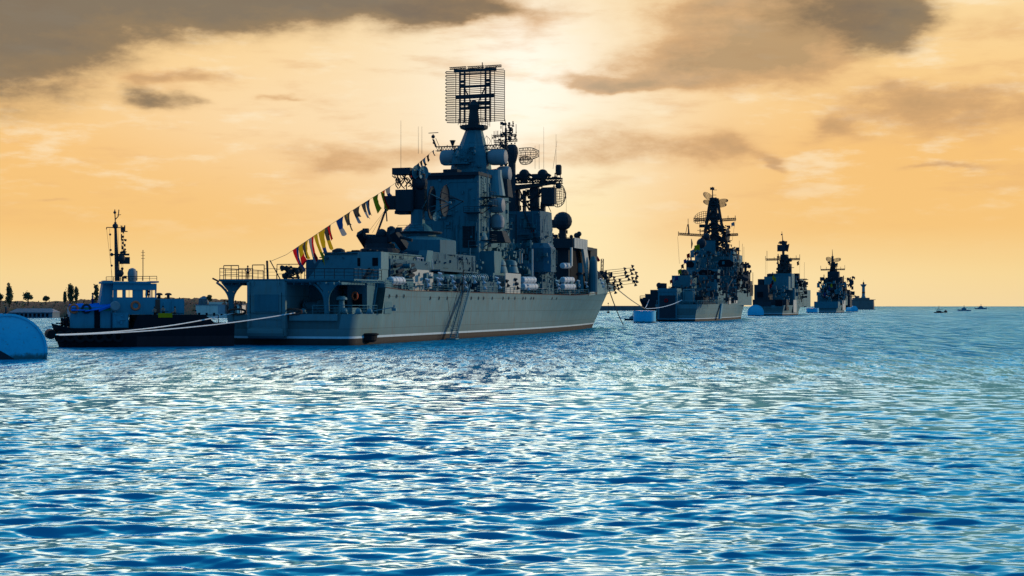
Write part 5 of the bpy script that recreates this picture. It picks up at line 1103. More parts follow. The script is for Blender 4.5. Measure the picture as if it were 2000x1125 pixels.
    def tower(m):
        rows = [(492, 1370, 1424), (470, 1375, 1417), (445, 1379, 1411), (425, 1382, 1407), (400, 1386, 1403), (388, 1390, 1401)]
        for (pa, a, b), (pb, c, d) in zip(rows[:-1], rows[1:]):
            for k in range(2):
                yo = (-1.6 if k == 0 else 1.6)
                A, B_, C, D_ = T(a, pa), T(b, pa), T(c, pb), T(d, pb)
                for (p, q) in ((A, C), (B_, D_), (A, D_), (B_, C), (C, D_)): m.tube((p[0], p[1]+yo, p[2]), (q[0], q[1]+yo, q[2]), .3, n=4)
            m.chbox(T((a+b)/2-6.5, pa)[0], T((a+b)/2+6.5, pa)[0], yt-1, yt+1, T(1392, pa)[2], T(1392, pb)[2], .3)
        clutter(m, T(1378, 450)[0], T(1416, 450)[0], yt-1.2, yt+1.2, T(1392, 490)[2], T(1392, 430)[2], 80, 12, 1.5); clutter(m, T(1386, 400)[0], T(1404, 400)[0], yt-1, yt+1, T(1392, 430)[2], T(1392, 388)[2], 46, 13, 1.1)
        m.tube(T(1392, 392), T(1391.5, 365), .2); m.box(T(1387, 0)[0], T(1395, 0)[0], yt-.2, yt+.2, T(1392, 371)[2], T(1392, 366)[2]); m.tube(T(1391, 371), T(1400, 371), .1); m.tube(T(1392, 381), T(1399, 381), .1); m.ball(T(1396, 391), 1.0)
    part('lattice_mast', 'mast_black', tower)
    def yards(m):
        m.truss(T(1326, 457), T(1376, 460), .8, .7, 12, .12); m.truss(T(1420, 459), T(1441, 458), .8, .7, 6, .12); m.truss(T(1356, 429), T(1386, 429), .9, .9, 8, .12); m.truss(T(1404, 430), T(1437, 428), .9, .8, 8, .12)
        m.tube(T(1325, 461), T(1325, 452), .12); m.tube(T(1344, 458), T(1344, 427), .1); m.tube(T(1346, 458), T(1344, 438), .25); m.tube(T(1339, 457), T(1343, 438), .1); m.tube(T(1436, 428), T(1436, 421), .12); m.tube(T(1422, 428), T(1422, 421), .1); m.tube(T(1362, 450), T(1376, 450), .1); m.box(T(1366, 0)[0], T(1377, 0)[0], yt-.5, yt+.5, T(1392, 444)[2], T(1392, 438)[2])
        m.tube(T(1323.5, 462), T(1327, 515), .05, n=3); m.tube(T(1436, 430), T(1430, 470), .05, n=3)
    part('yard', 'mast_black', yards)
    def mesh(cx, cy, w, h, tilt, cut=False):
        def f(m):
            c = T(cx, cy); s_ = FPX/F.Y(yt, 0); w_, h_ = w/s_, h/s_; cols = []
            for i in range(9):
                u = -1+i/4; hh = math.sqrt(max(.05, 1-u*u*.9)); cols.append([(c[0]+u*w_/2, yt-1+u*u*.8, c[2]+tilt*u+h_/2*hh*(-1+j/2.5)) for j in range(6)])
            for col in cols: m.path(col, .09, 3)
            for j in range(6): m.path([col[j] for col in cols], .09, 3)
        part('mesh_radar', 'mast_black', f)
    mesh(1384, 384, 20, 13, -1.0); mesh(1383, 396, 18, 9, -.5); mesh(1412, 393, 20, 8, .2); mesh(1410, 401, 18, 8, .2); mesh(1371, 425, 32, 22, .8)
    part('dish', 'ship_dark', lambda m: (m.lathe([(.2, -.4), (2.6, 0), (2.7, .2)], T(1421, 459), (1, -.12, 0), 16), m.lathe([(.2, -.4), (1.8, 0), (1.9, .2)], T(1351, 476), (-1, -.2, 0), 16)))
    part('deck_clutter', 'ship_dark', lambda m: [clutter(m, Q(p0, 550, st)[0], Q(p1, 550, st)[0], st, st+4, Q(1392, y1, st)[2], Q(1392, y0, st)[2], n, p0, sz) for (p0, p1, y0, y1, st, n, sz) in ((1325, 1360, 530, 542, 20, 24, 1.2), (1300, 1345, 560, 568, 12, 30, 1.0), (1355, 1398, 492, 500, 60, 24, 1.2), (1398, 1442, 480, 500, 60, 40, 1.3), (1344, 1440, 566, 590, 9, 70, 1.3), (1360, 1440, 530, 566, 26, 60, 1.4), (1366, 1384, 444, 486, 64, 34, 1.2), (1408, 1424, 440, 486, 66, 40, 1.2))])
    part('whip_antenna', 'mast_black', lambda m: [m.tube(Q(px, a, 50), Q(px, b, 50), .06, n=3) for (px, a, b) in ((1450, 520, 476), (1453, 520, 482), (1444, 500, 470), (1470, 590, 532))])
    m = MB(); t0 = 1388
    for (px, py) in [(1405, 595)]: pass
    a = Q(1415, 593, 34); part('boarding_ladder', 'tug_blue', lambda m: m.add([(8.1, 40, 5.9), (8.1, 43, 5.9), (8.3, 37, .6), (8.3, 34, .6), (8.6, 40, 5.9), (8.6, 43, 5.9), (8.9, 37, .6), (8.9, 34, .6)], [(0, 1, 2, 3), (7, 6, 5, 4), (0, 4, 5, 1), (1, 5, 6, 2), (2, 6, 7, 3), (3, 7, 4, 0)]))
    part('deck_railing', 'ship_pale', lambda m: (m.rail([(bdf(y)-.1, y, zd(y)) for y in (0, 10, 25, 40, 60)], 1.2, 2.4, .07), m.rail([(-6.5, -.1, 5.7), (6.5, -.1, 5.7)], 1.2, 2, .07)))
    part('deckhouse_fittings', 'ship_grey', lambda m: (greeble(m, 'aft', Q(1345, 590, 16)[0], Q(1402, 590, 16)[0], 16, 6, 11, 50, 91, 1.3), greeble(m, 'side', 30, 70, 7.0, 6, 8, 60, 92, 1.5), greeble(m, 'aft', Q(1357, 520, 58)[0], Q(1440, 520, 58)[0], 58, 14, 24, 90, 93, 1.7), greeble(m, 'aft', Q(1400, 540, 52)[0], Q(1438, 540, 52)[0], 51.9, 8, 21, 40, 94, 1.3)))
    for (px, py, w, h, c) in ((1308, 548, 5, 8, 'red'), (1313, 545, 6, 9, 'white_cloth'), (1318, 541, 6, 9, 'blue'), (1324, 528, 6, 10, 'yellow'), (1330, 518, 5, 9, 'black'), (1335, 508, 5, 10, 'blue'), (1341, 497, 6, 9, 'red'), (1348, 490, 7, 12, 'white_cloth'), (1356, 480, 10, 12, 'yellow'), (1428, 436, 6, 8, 'white_cloth')):
        part('signal_flag', c, lambda m: m.add([Q(px, py, 14 if px < 1340 else 40), Q(px+w, py-3, 14 if px < 1340 else 40), Q(px+w+1, py+h-2, 14.5 if px < 1340 else 40.5), Q(px+w*.5, py+h*.6, 14.3 if px < 1340 else 40.3), Q(px+1, py+h, 14 if px < 1340 else 40)], [(0, 1, 2, 3, 4)]))
    return F, bdf, zd
F2, bd2, zd2 = ship_two()
def crew_two():
    for (px, st, face, lab, top) in ((1350, 12, 3.1, 'person in orange overalls on the stern of the second warship', 'orange'), (1412, 30, 2.5, 'person in blue at the top of the ladder of the second warship', 'blue')):
        p = F2.Q(px, 580, st); z = 12.2 if top == 'orange' else 5.9; person(tuple(F2.world((p[0] if top == 'orange' else 7.2, st, z))), face, lab, 'stand', top, top, 1.9)
crew_two()

def ship_three():
    F = Frame((138.0, 790.0), 17.0); F.beam = 8.0; S = thing('warship', 'third warship in the row, with a square radar block on its mast', 'warship', (F.P0[0], F.P0[1], 0), -F.th)
    Q = F.Q; B = F.blk; zd = lambda s: 5.5+3.2*max(0, (s-30)/90)
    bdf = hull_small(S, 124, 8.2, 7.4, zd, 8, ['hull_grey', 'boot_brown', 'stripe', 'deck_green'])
    def part(name, mat, fn): m = MB(); fn(m); return m.build(name, mat, S)
    part('stern_gallery', 'ship_dark', lambda m: (B(m, 1470, 1536, 585, 606, -.5, 12), B(m, 1473, 1500, 556, 590, 6, 20), B(m, 1481, 1506, 589, 598, -1, 1)))
    part('gallery_opening', 'opening', lambda m: B(m, 1514, 1528, 586, 598, -.9, .3)); part('gallery_opening', 'opening', lambda m: B(m, 1479, 1490, 570, 580, 5.6, .3))
    part('aft_deckhouse', 'ship_grey', lambda m: (B(m, 1474, 1552, 562, 595, 14, 30, 1), B(m, 1492, 1540, 540, 566, 20, 20, 1), B(m, 1500, 1546, 534, 562, 30, 16, 1), clutter(m, -9, 8, 13.5, 14, 7, 16, 60, 31, 2.0)))
    part('midship_block', 'ship_grey', lambda m: (B(m, 1504, 1560, 545, 600, 50, 30, 1), B(m, 1540, 1566, 550, 598, 60, 30, 1), B(m, 1550, 1575, 566, 600, 72, 26, 1), clutter(m, -6, 9, 49, 50, 9, 22, 60, 32, 2.4)))
    part('sunlit_plate', 'cream', lambda m: m.box(8.25, 8.45, 34, 50, 1.5, 8.5))  # cream plate added as the sunlit patch of the starboard side
    part('launcher', 'ship_dark', lambda m: (B(m, 1480, 1492, 545, 560, 22, 8), m.tube(Q(1484, 546, 22.2), Q(1490, 556, 22.2), .8))); part('launcher', 'ship_dark', lambda m: (B(m, 1498, 1510, 535, 548, 26, 6), m.tube(Q(1502, 537, 26.2), Q(1508, 545, 26.2), .8)))
    part('side_gear', 'ship_dark', lambda m: (B(m, 1550, 1560, 534, 556, 64, 6), B(m, 1556, 1572, 548, 568, 66, 6), clutter(m, Q(1546, 500, 66)[0], Q(1576, 500, 66)[0], 62, 68, 9, 21, 60, 33, 2.4)))
    y = 52; T = lambda px, py: Q(px, py, y)
    def tw(m):
        B(m, 1518, 1544, 515, 550, y, 8, 1.2); B(m, 1522, 1540, 508, 520, y, 7, 1.0); B(m, 1524, 1537, 497, 512, y, 6, .8); m.tube(T(1530, 500), T(1529.5, 470), .8); m.tube(T(1529, 472), T(1527, 452), .3, .12); m.ball(T(1527, 458), .5)
        clutter(m, T(1517, 500)[0], T(1545, 500)[0], y-1, y+1, T(1530, 548)[2], T(1530, 500)[2], 90, 34, 2.2); B(m, 1522, 1537, 471, 474, y, 1.5)
    part('mast_tower', 'mast_black', tw)
    part('array_radar', 'ship_dark', lambda m: (B(m, 1518, 1534, 478, 491, y-1, 1), m.add([T(1534, 479), T(1542, 476), T(1539, 492), T(1534, 490)], [(0, 1, 2, 3)]), clutter(m, T(1522, 0)[0], T(1536, 0)[0], y-.5, y+.5, T(1530, 479)[2], T(1530, 472)[2], 20, 35, 1.4)))
    part('yard', 'mast_black', lambda m: (m.truss(T(1496, 507), T(1562, 506), .9, .9, 20, .16), [m.tube(T(a, 508), T(a, b), .13) for a, b in ((1495, 500), (1498, 490), (1512, 502), (1555, 499), (1562, 497), (1544, 503))], [m.tube(T(a, 508), T(a, 545), .06, n=3) for a in (1495, 1498, 1562)]))
    part('whip_antenna', 'mast_black', lambda m: [m.tube(Q(px, a, 40), Q(px, b, 40), .08, n=3) for (px, a, b) in ((1471, 575, 532), (1571, 560, 512), (1449, 480, 480.1))])
    for (px, py, c) in ((1508, 540, 'yellow'), (1511, 544, 'yellow'), (1506, 550, 'black'), (1503, 556, 'red'), (1556, 512, 'black')):
        part('signal_flag', c, lambda m: m.add([Q(px, py, 12), Q(px+4, py-3, 12), Q(px+5, py+5, 12.5), Q(px+1, py+7, 12.5)], [(0, 1, 2, 3)]))
    return F
F3 = ship_three()

def ship_four():
    F = Frame((241.0, 1130.0), 17.0); F.beam = 8.4; S = thing('warship', 'farthest and smallest warship in the row, just left of the lighthouse', 'warship', (F.P0[0], F.P0[1], 0), -F.th)
    Q = F.Q; B = F.blk; zd = lambda s: 5.5+3.2*max(0, (s-20)/80)
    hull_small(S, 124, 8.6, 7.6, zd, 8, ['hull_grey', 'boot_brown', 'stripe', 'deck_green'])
    def part(name, mat, fn): m = MB(); fn(m); return m.build(name, mat, S)
    part('stern_house', 'ship_grey', lambda m: (B(m, 1590, 1637, 589, 602, -.5, 20), B(m, 1596, 1650, 570, 596, 20, 30, 1), clutter(m, -9, 12, 19, 21, 8, 24, 60, 51, 3)))
    part('midship_block', 'ship_dark', lambda m: (B(m, 1604, 1650, 558, 585, 30, 24, 1), B(m, 1612, 1644, 542, 565, 40, 16, 1), B(m, 1616, 1638, 530, 548, 44, 12, 1), B(m, 1642, 1660, 568, 600, 60, 24, 1), B(m, 1650, 1659, 566, 574, 60, 5), clutter(m, -10, 16, 34, 62, 12, 28, 150, 52, 3.2)))
    part('sunlit_plate', 'cream', lambda m: m.box(8.7, 8.9, 30, 60, 2.0, 9.5))  # sunlight on the hull side, put in as a cream plate
    y = 50; T = lambda px, py: Q(px, py, y)
    part('lattice_mast', 'mast_black', lambda m: (m.prism([(T(1617, 0)[0], y), (T(1635, 0)[0], y), (T(1635, 0)[0], y+6), (T(1617, 0)[0], y+6)], T(1626, 548)[2], T(1626, 512)[2], .35), m.tube(T(1626, 514), T(1626, 500), .9), m.tube(T(1626, 500), T(1625.5, 487), .35, .15), clutter(m, T(1619, 0)[0], T(1635, 0)[0], y-1, y+1, T(1626, 545)[2], T(1626, 512)[2], 70, 53, 2.2)))
    def msh(m):
        for (cx, cy, w, h) in ((1620, 507, 12, 9), (1634, 508, 16, 7)):
            c = T(cx, cy); s_ = FPX/F.Y(y, 0); cols = []
            for i in range(7):
                u = -1+i/3; cols.append([(c[0]+u*w/s_/2, y-1, c[2]-u*.6*(1 if cx < 1626 else -1)+h/s_/2*(math.sqrt(max(.1, 1-u*u*.8)))*(-1+j/2)) for j in range(5)])
            for col in cols: m.path(col, .2, 3)
            for j in range(5): m.path([col[j] for col in cols], .2, 3)
    part('mesh_radar', 'mast_black', msh)
    part('yard', 'mast_black', lambda m: (m.truss(T(1603, 527), T(1650, 526), .8, .8, 14, .2), [m.tube(T(a, 527), T(a, b), .15) for a, b in ((1603, 519), (1614, 521), (1642, 521), (1650, 518))]))
    part('port_antenna', 'mast_black', lambda m: (m.tube(Q(1611, 560, 40), Q(1611, 546, 40), .3), m.ball(Q(1611, 547, 40), 1.0), m.tube(Q(1606, 548, 40), Q(1614, 545, 40), .3)))
    for (px, py, c) in ((1622, 556, 'yellow'), (1618, 562, 'blue'), (1614, 568, 'white_cloth'), (1609, 573, 'blue')):
        part('signal_flag', c, lambda m: m.add([Q(px, py, 12), Q(px+3, py-3, 12), Q(px+4, py+4, 12.5), Q(px+1, py+6, 12.5)], [(0, 1, 2, 3)]))
    part('jack_line', 'mast_black', lambda m: (m.tube(Q(1660, 572, 60), Q(1678, 582, 90), .25, n=3), [m.ball(Q(1662+k*4, 574+k*2, 60+k*6), .6) for k in range(4)]))
ship_four()

# ------------------------------------------------------------------ mooring buoys
def buoy(px, py_w, rz, label, r=3.3, Ln=7.0, zc=0.9, upright=False):
    D = EYE*FPX/(py_w-HOR); x = (px-1000)/FPX*D
    o = thing('mooring_buoy', label, 'buoy', (x, D, 0), rz, 'blue mooring buoys')
    m = MB()
    if upright:
        m.lathe([(r, -1.5), (r, 3.35), (r*1.04, 3.4), (r*1.04, 3.6), (r*0.97, 3.62), (0.3, 3.75)], (0, 0, 0), n=40)
    else:
        m.lathe([(0.3, -Ln/2-.22), (r*.75, -Ln/2-.16), (r*.965, -Ln/2), (r*.97, -Ln/2-.14), (r*1.03, -Ln/2-.14), (r*1.03, -Ln/2+.12), (r, -Ln/2+.14), (r, Ln/2-.14), (r*1.03, Ln/2-.12), (r*1.03, Ln/2+.14), (r*.97, Ln/2+.14), (r*.965, Ln/2), (.3, Ln/2+.2)], (0, 0, zc), (0, 1, 0), 48)
    m.build('drum', 'buoy_blue', o, True)
    m = MB(); zt = 3.7 if upright else zc+r
    if upright: m.ring((0, 0, zt+.35), (0, 1, 0), .4, .1, 14, 6); m.box(-.5, .5, -.3, .3, zt-.05, zt+.2)
    else: m.ring((0, 0, zt+.3), (1, 0, 0), .4, .1, 14, 6); m.box(-.3, .3, -.5, .5, zt-.1, zt+.15)
    m.build('mooring_ring', 'ship_dark', o)
    return o
b1 = buoy(12, 700, R(22), 'very large blue drum buoy, nearest and leftmost of the five', 3.45, 6.0, 0.75)
m = MB(); pr = [(-3.2, -.3), (1.0, -.3), (.55, .05), (-.2, .55), (-.9, .95), (-2.0, 1.3), (-3.1, 1.35)]; m.add([(x, -3.22, z) for x, z in pr]+[(x, -3.12, z) for x, z in pr], [tuple(range(7)), tuple(range(13, 6, -1))]+[(i, (i+1) % 7, 7+(i+1) % 7, 7+i) for i in range(7)]); m.build('shadow_patch', 'ship_dark', b1)  # dark wedge standing in for the shadow low on the drum end
buoy(1259, 630.5, 0, 'blue drum buoy with a flat rim in front of the second warship stern', 3.4, upright=True)
buoy(1476, 617, R(-10), 'blue round-topped buoy between the second and third warships', 4.0, 7.0, 1.6)
buoy(1587, 611, 0, 'blue flat-topped buoy between the third and farthest warships', 4.6, upright=True)
buoy(1664, 608.6, R(25), 'small blue buoy right of the farthest warship, nearest the lighthouse', 4.0, 7.0, 1.2)

# ------------------------------------------------------------------ ropes
def rope(name, p0, p1, sag, r, mat, label):
    m = MB(); p0 = Vector(p0); p1 = Vector(p1); c = (p0+p1)/2; pts = []
    for k in range(25):
        u = k/24; p = p0.lerp(p1, u); pts.append(p-c-Vector((0, 0, sag*4*u*(1-u))))
    m.path(pts, r, 6); o = m.build(name, mat); o.location = c; tag(o, label, 'rope'); return o
ring = (WF(137)(70, 0)[0], 143.0, 2.25)
e1 = F1.world(F1.Q(455, 612, -0.5)); e2 = F1.world(F1.Q(576, 611, -0.5))
rope('mooring_rope', ring, e1, 0.55, 0.065, 'rope', 'upper white mooring rope from the left fairlead of the warship stern to the left buoy')
rope('mooring_rope', (ring[0]+.3, ring[1], ring[2]-.05), e2, 0.5, 0.065, 'rope', 'lower white mooring rope from the right fairlead of the warship stern to the left buoy')
b2 = (WF(445)(1259, 0)[0], 444.5, 4.3)
rope('mooring_rope', b2, F1.world(F1.Q(1196, 556, 168)), 0.4, 0.12, 'rope_tan', 'brown mooring rope slanting from the nearest warship bow down to the flat-rimmed buoy')
rope('mooring_rope', b2, F2.world(F2.Q(1332, 586, -.5)), 0.8, 0.1, 'rope', 'white mooring rope from the second warship stern to the right of its buoy')
rope('mooring_rope', b2, F2.world(F2.Q(1268, 585, 25)), 0.3, 0.1, 'rope', 'short mooring rope rising steeply from the flat-rimmed buoy to the second warship')
D = EYE*FPX/(635-HOR)
rope('anchor_chain', F1.world(F1.Q(1190, 567, 167)), ((1218-1000)/FPX*D, D, -.1), 0.5, 0.13, 'ship_dark', 'dark anchor chain slanting from the nearest warship bow into the water')

# fender float hanging at the hull
def fender():
    p = F1.P(719, 657, 9.0); w = F1.world((8.9, p[1], 1.0)); m = MB(); m.lathe([(.9, -.7), (1.25, -.4), (1.3, .15), (1.5, .3), (1.5, .42), (1.2, .5)], (0, 0, 0), n=18)
    m.tube((0, 0, .4), (-.5, 0, 3.0), .03); o = m.build('fender', 'rubber'); o.location = w; tag(o, 'black round fender hanging at the waterline of the nearest warship hull', 'fender')
fender()

# ------------------------------------------------------------------ small boats
def boat(px, py_w, L_px, mat, label, kind, face=1):
    D = EYE*FPX/(py_w-HOR); s = FPX/D; L = L_px/s; o = thing('boat', label, 'boat', ((px-1000)/FPX*D, D, 0), 0)
    m = MB(); n = 14; prof = []
    for i in range(n+1):
        u = -1+2*i/n; w = L*.15*(1-max(0, u*face)**2.2)**.8*(1 if u*face > -.9 else .9); zz = L*.085*(1+.6*max(0, u*face)**2)
        prof.append([(u*L/2, -w, zz), (u*L/2*.93, -w*.7, -.3), (u*L/2*.93, w*.7, -.3), (u*L/2, w, zz)])
    b = [v for r_ in prof for v in r_]; fs = []
    for i in range(n):
        a = i*4; fs += [(a, a+1, a+5, a+4), (a+1, a+2, a+6, a+5), (a+2, a+3, a+7, a+6), (a+3, a, a+4, a+7)]
    fs += [(0, 3, 2, 1), (4*n, 4*n+1, 4*n+2, 4*n+3)]; m.add(b, fs); m.build('hull', mat, o)
    m = MB(); h = L*.085
    if kind == 'row': m.chbox(-L*.30, L*.28, -L*.1, L*.1, h, h*2.6, L*.03, .75); 
    else: m.chbox(-L*.22, L*.18, -L*.09, L*.09, h, h*2.5, L*.03, .85, (0, 0)); m.chbox(-L*.12, L*.1, -L*.07, L*.07, h*2.5, h*3.1, L*.02, .85)
    m.build('cabin', 'ship_dark' if kind == 'row' else 'ship_pale', o)
    m = MB(); m.tube((0, 0, h*2), (0, 0, L*(.75 if kind == 'row' else .42)), L*.018); 
    if kind == 'row': m.tube((-L*.35, 0, L*.42), (L*.38, 0, L*.36), L*.018); m.tube((-L*.3, 0, L*.2), (-.1, 0, L*.5), L*.012); m.ball((0, 0, L*.55), L*.05)
    m.build('mast', 'mast_black', o)
    return o
boat(1834, 611.2, 19, 'tug_black', 'small dark boat with a short mast, leftmost of three on the right horizon', 'row')
boat(1883, 607.3, 26, 'tug_blue', 'blue cabin boat, middle one of three on the right horizon', 'cab', -1)
boat(1916, 603.8, 24, 'tug_blue', 'low pale boat, rightmost and farthest of three on the horizon', 'cab', 1)
boat(1236, 626, 34, 'ship_dark', 'grey launch half hidden behind the flat-rimmed blue buoy', 'cab', -1)
m = MB(); D = 1150; m.ball((0, 0, .6), 1.3); m.tube((0, 0, 0), (0, 0, 2.2), .15); o = m.build('marker_float', 'tug_black'); o.location = ((1847-1000)/FPX*D, D, 0); tag(o, 'tiny dark float just right of the small masted boat', 'float')
D = 1080; m = MB(); m.ball((0, 0, .4), 1.0); m.tube((0, 0, .5), (0, 0, 7.0), .12); m.ball((0, 0, 7.0), .5); o = m.build('marker_buoy', 'tug_black'); o.location = ((1188-1000)/FPX*D, D, 0); tag(o, 'tiny marker buoy with a stick in front of the breakwater', 'marker buoy')

# ------------------------------------------------------------------ breakwater and lighthouse
def breakwater():
    m = MB(); D = 1650; x0 = (1120-1000)/FPX*D; x1 = (1300-1000)/FPX*D
    m.box(x0, x1, D, D+12, -1, 4.7); m.box(x0, x1, D+6, D+9, 4.7, 5.4)
    for k in range(14): m.box(x0+k*7, x0+k*7+.5, D-.4, D, -1, 4.7)
    o = m.build('breakwater', 'stone'); tag(o, 'long low stone breakwater between the nearest and second warships', 'breakwater')
    D = 2200; s = FPX/D; X = lambda px: (px-1682)/s; Z = lambda py: EYE+(HOR-py)/s
    o = thing('lighthouse', 'white lighthouse with a dark band on the end of the stone pier', 'lighthouse', ((1682-1000)/FPX*D, D, 0))
    m = MB(); m.prism([(X(1640), -14), (X(1701), -14), (X(1705), -8), (X(1705), 14), (X(1640), 14)], -1, Z(586), .985, sc0=1.02); m.box(X(1640), X(1705.5), -14.5, 14.5, Z(586), Z(585)); m.box(X(1667), X(1696), -8, 8, Z(585), Z(581.5)); m.box(X(1669), X(1676), -8, -2, Z(582), Z(578)); m.build('pier_head', 'stone', o)
    m = MB(); r = 3.1/s; c = X(1686.5); zb, zt = Z(582), Z(560)
    m.lathe([(4.6/s, 0), (4.2/s, 1.5), (r*1.05, 3), (r*.92, zt-zb-.5)], (c, 0, zb), n=20); m.build('tower', 'ship_pale', o, True)
    m = MB(); m.lathe([(r*1.02, 0), (r*1.01, 2.4)], (c, 0, Z(573)), n=20); m.build('dark_band', 'rust', o)
    m = MB(); m.lathe([(r*.9, 0), (r*1.7, 2.6), (r*1.95, 3.2), (r*1.95, 4.0), (r*1.2, 4.2)], (c, 0, zt-.5), n=20); m.build('gallery', 'ship_pale', o)
    m = MB(); m.lathe([(r*.6, 0), (r*.6, 2.2), (r*.3, 3.2), (.2, 4.0), (.12, 6.5)], (c, 0, zt+3.6), n=12); m.build('lantern', 'ship_dark', o)
breakwater()

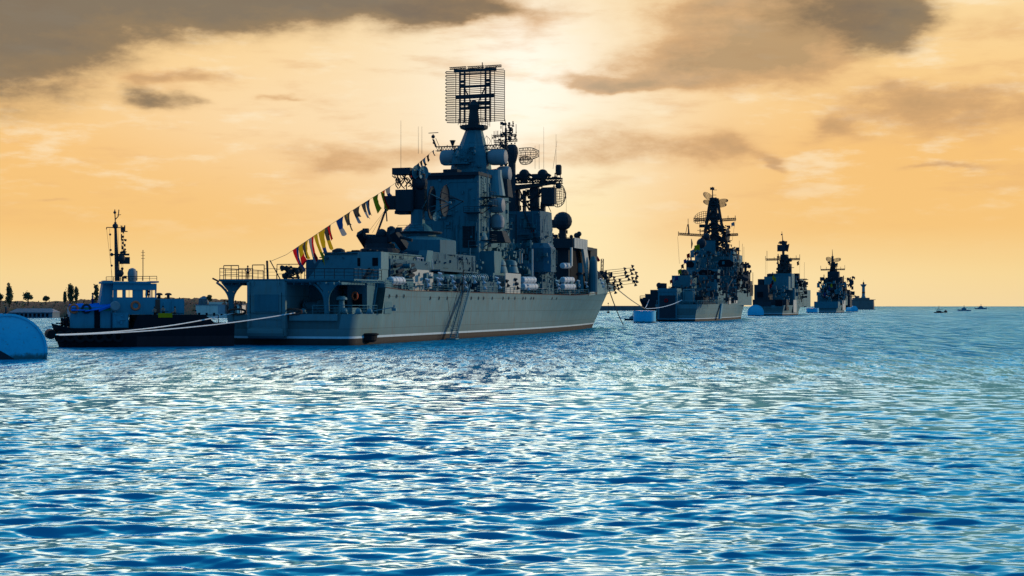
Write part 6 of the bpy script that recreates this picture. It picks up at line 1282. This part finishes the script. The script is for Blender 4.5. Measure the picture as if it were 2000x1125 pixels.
# ------------------------------------------------------------------ shore
def shore():
    D = 640.0; s = FPX/D; X = lambda px: (px-1000)/s; Z = lambda py: EYE+(HOR-py)/s
    rnd = random.Random(3); prof = [(-260, 582), (0, 591), (30, 589), (60, 590), (80, 587), (110, 585), (135, 584), (160, 582), (230, 581), (340, 583), (400, 586), (430, 592), (470, 589), (500, 596), (560, 604)]
    def top(px):
        for (a, ya), (b, yb) in zip(prof[:-1], prof[1:]):
            if a <= px <= b: return Z(ya+(yb-ya)*(px-a)/(b-a))
        return Z(606)
    vs = []; nx = 200; ny = 14; ph = [rnd.random()*6 for _ in range(8)]
    for i in range(nx+1):
        px = -260+i*820/nx; t_ = top(px)
        for j in range(ny+1):
            v = j/ny; n = .35*math.sin(px*.21+ph[0]+j)+.25*math.sin(px*.53+ph[1]+j*2)+.2*rnd.uniform(-1, 1)
            z = -.5+(t_+.5)*min(1, (v*3.0))**.8 + (n if 0 < v else 0)*min(1, t_/8)-(0 if v < .6 else (v-.6)*(t_+3)*2.4); vs.append((X(px), v*130, z))
    fs = [(i*(ny+1)+j, (i+1)*(ny+1)+j, (i+1)*(ny+1)+j+1, i*(ny+1)+j+1) for i in range(nx) for j in range(ny)]
    m = MB(); m.add(vs, fs); o = m.build('hill', 'hill', None, True); o.location = (0, D, 0); o['kind'] = 'structure'
    # scrub along the crest
    m = MB()
    for k in range(500):
        px = rnd.uniform(-200, 480); t_ = top(px); d = rnd.uniform(0, 40); z = min(t_, t_*(d/40)**.7+1); c = Vector((X(px), d+3, z+rnd.uniform(-.2, .3))); q = Vector((rnd.gauss(0, 1), rnd.gauss(0, 1), rnd.gauss(0, 1))).normalized(); w = q.orthogonal().normalized()*rnd.uniform(.3, .7); h = q.cross(w).normalized()*rnd.uniform(.2, .45)
        m.add([c-w-h, c+w-h*.6, c+w*.7+h, c-w*.8+h], [(0, 1, 2, 3)])
    o = m.build('ground_cover', 'leaf'); o.location = (0, D, 0); o['kind'] = 'stuff'
    # boathouse
    o = thing('boathouse', 'long low pale shore building with a row of windows under the hill', 'building', (X(82), D-14, 0))
    x0, x1 = X(40)-X(82), X(122)-X(82)
    m = MB(); m.box(x0, x1, 0, 10, -.3, Z(610)); m.build('wall', 'house_wall', o)
    m = MB(); z = Z(610); m.add([(x0-.4, -.6, z), (x1+.4, -.6, z), (x1+.4, 10.6, z), (x0-.4, 10.6, z), (x0+1.5, 5, z+1.7), (x1-1.5, 5, z+1.7)], [(0, 1, 5, 4), (1, 2, 5), (2, 3, 4, 5), (3, 0, 4), (3, 2, 1, 0)]); m.build('roof', 'house_roof', o)
    for k in range(9):
        m = MB(); x = x0+1.1+k*(x1-x0-2)/9; m.box(x, x+1.0, -.08, 0, .5, 1.9); m.build('window', 'opening', o)
    x0 = (392-1000)/s; x1 = (478-1000)/s
    o = thing('shore_warehouse', 'pale flat-roofed shore buildings seen between the tug and the warship stern', 'building', ((x0+x1)/2, D-10, 0)); w = (x1-x0)/2
    m = MB(); m.box(-w, w, 0, 12, -.4, Z(596)); m.build('wall', 'pale_wall', o); m = MB(); m.box(-w*.5, w*.4, 4, 16, Z(596), Z(590)); m.build('upper_wall', 'pale_wall', o)
    m = MB(); m.box(-w-.3, w+.3, -.3, 12.3, Z(596), Z(596)+.3); m.build('roof', 'house_roof', o)
    for k in range(6): m = MB(); m.box(-w+1+k*2*w/6, -w+1.9+k*2*w/6, -.08, 0, .9, 2.2); m.build('window', 'opening', o)
    o = thing('shore_house', 'small square house standing on the hill crest above the tug', 'house', (X(368), D+30, 4.0)); m = MB(); m.box(-2, 2, 0, 5, 0, 4.3); m.build('wall', 'house_wall', o); m = MB(); m.prism([(-2.2, -.2), (2.2, -.2), (2.2, 5.2), (-2.2, 5.2)], 4.3, 5.6, .2); m.build('roof', 'house_roof', o)
    def tree(px, py_t, py_b, wpx, label, kind, seed, dy=20):
        Dd = D+dy; ss = FPX/Dd; x = (px-1000)/ss; z0 = EYE+(HOR-py_b)/ss-1.0; H = (py_b-py_t)/ss+1.0; W = wpx/ss/2
        t = thing('tree', label, 'tree', (x, Dd, z0), 0, 'trees on the shore hill'); rn = random.Random(seed)
        m = MB(); m.tube((0, 0, -.8), (0, 0, H*.45), W*.12+.12, W*.07+.06, 7); limbs = []
        for k in range(9):
            a = rn.uniform(0, 6.28); u = rn.uniform(.2, .6); top_ = (math.cos(a)*W*.7, math.sin(a)*W*.7, H*(u+.3 if kind == 'poplar' else u+.15)); m.tube((0, 0, H*u*.8), top_, .12, .05, 5); limbs.append(top_)
        m.build('trunk', 'bark', t); m = MB(); cl = []
        for k in range(26 if kind == 'poplar' else 16):
            a = rn.uniform(0, 6.28); v = rn.random()
            if kind == 'poplar': rr = W*(.75*math.sin(math.pi*min(1, v*.82+.16))**.7)*rn.uniform(.2, 1); c = Vector((rr*math.cos(a), rr*math.sin(a), H*(.16+.80*v)))
            else: rr = W*rn.uniform(.1, .85); c = Vector((rr*math.cos(a), rr*math.sin(a), H*(.48+.42*v*(1-(rr/W)**2*.5))))
            cl.append((c, rn.uniform(.22, .42)*W*(1 if kind == 'poplar' else 1.2)))
        for c, r_ in cl:
            for _ in range(60):
                d = Vector((rn.gauss(0, .55), rn.gauss(0, .55), rn.gauss(0, .9 if kind == 'poplar' else .5)))*r_; q = Vector((rn.gauss(0, 1), rn.gauss(0, 1), rn.gauss(0, 1))).normalized(); w = q.orthogonal().normalized()*rn.uniform(.10, .24); h = q.cross(w).normalized()*rn.uniform(.14, .34); p = c+d
                m.add([p-w-h, p+w-h, p+w+h, p-w+h], [(0, 1, 2, 3)])
        m.build('crown', 'leaf', t)
    tree(18, 555, 592, 16, 'tall dark poplar second from the left edge of the hill', 'poplar', 1)
    tree(0, 571, 592, 12, 'round tree leftmost on the hill, left of the tall dark poplar', 'round', 2)
    tree(55, 571, 589, 17, 'round-crowned tree on a thin trunk between the poplar and the small bush tree', 'round', 3)
    tree(90, 578, 587, 10, 'small round tree alone above the long shore building', 'round', 4)
    tree(137, 557, 586, 16, 'broad tall poplar, highest of the pair left of the tug', 'poplar', 5)
    tree(149, 563, 586, 11, 'shorter poplar touching the right side of the broad tall one', 'poplar', 6)
    tree(127, 571, 586, 8, 'lowest poplar on the left side of the broad tall one', 'poplar', 9)
    tree(188, 556, 586, 11, 'slim poplar directly left of the tug wheelhouse', 'poplar', 7)
    tree(409, 576, 590, 9, 'small round tree on the hill just left of the warship stern', 'round', 8)
shore()
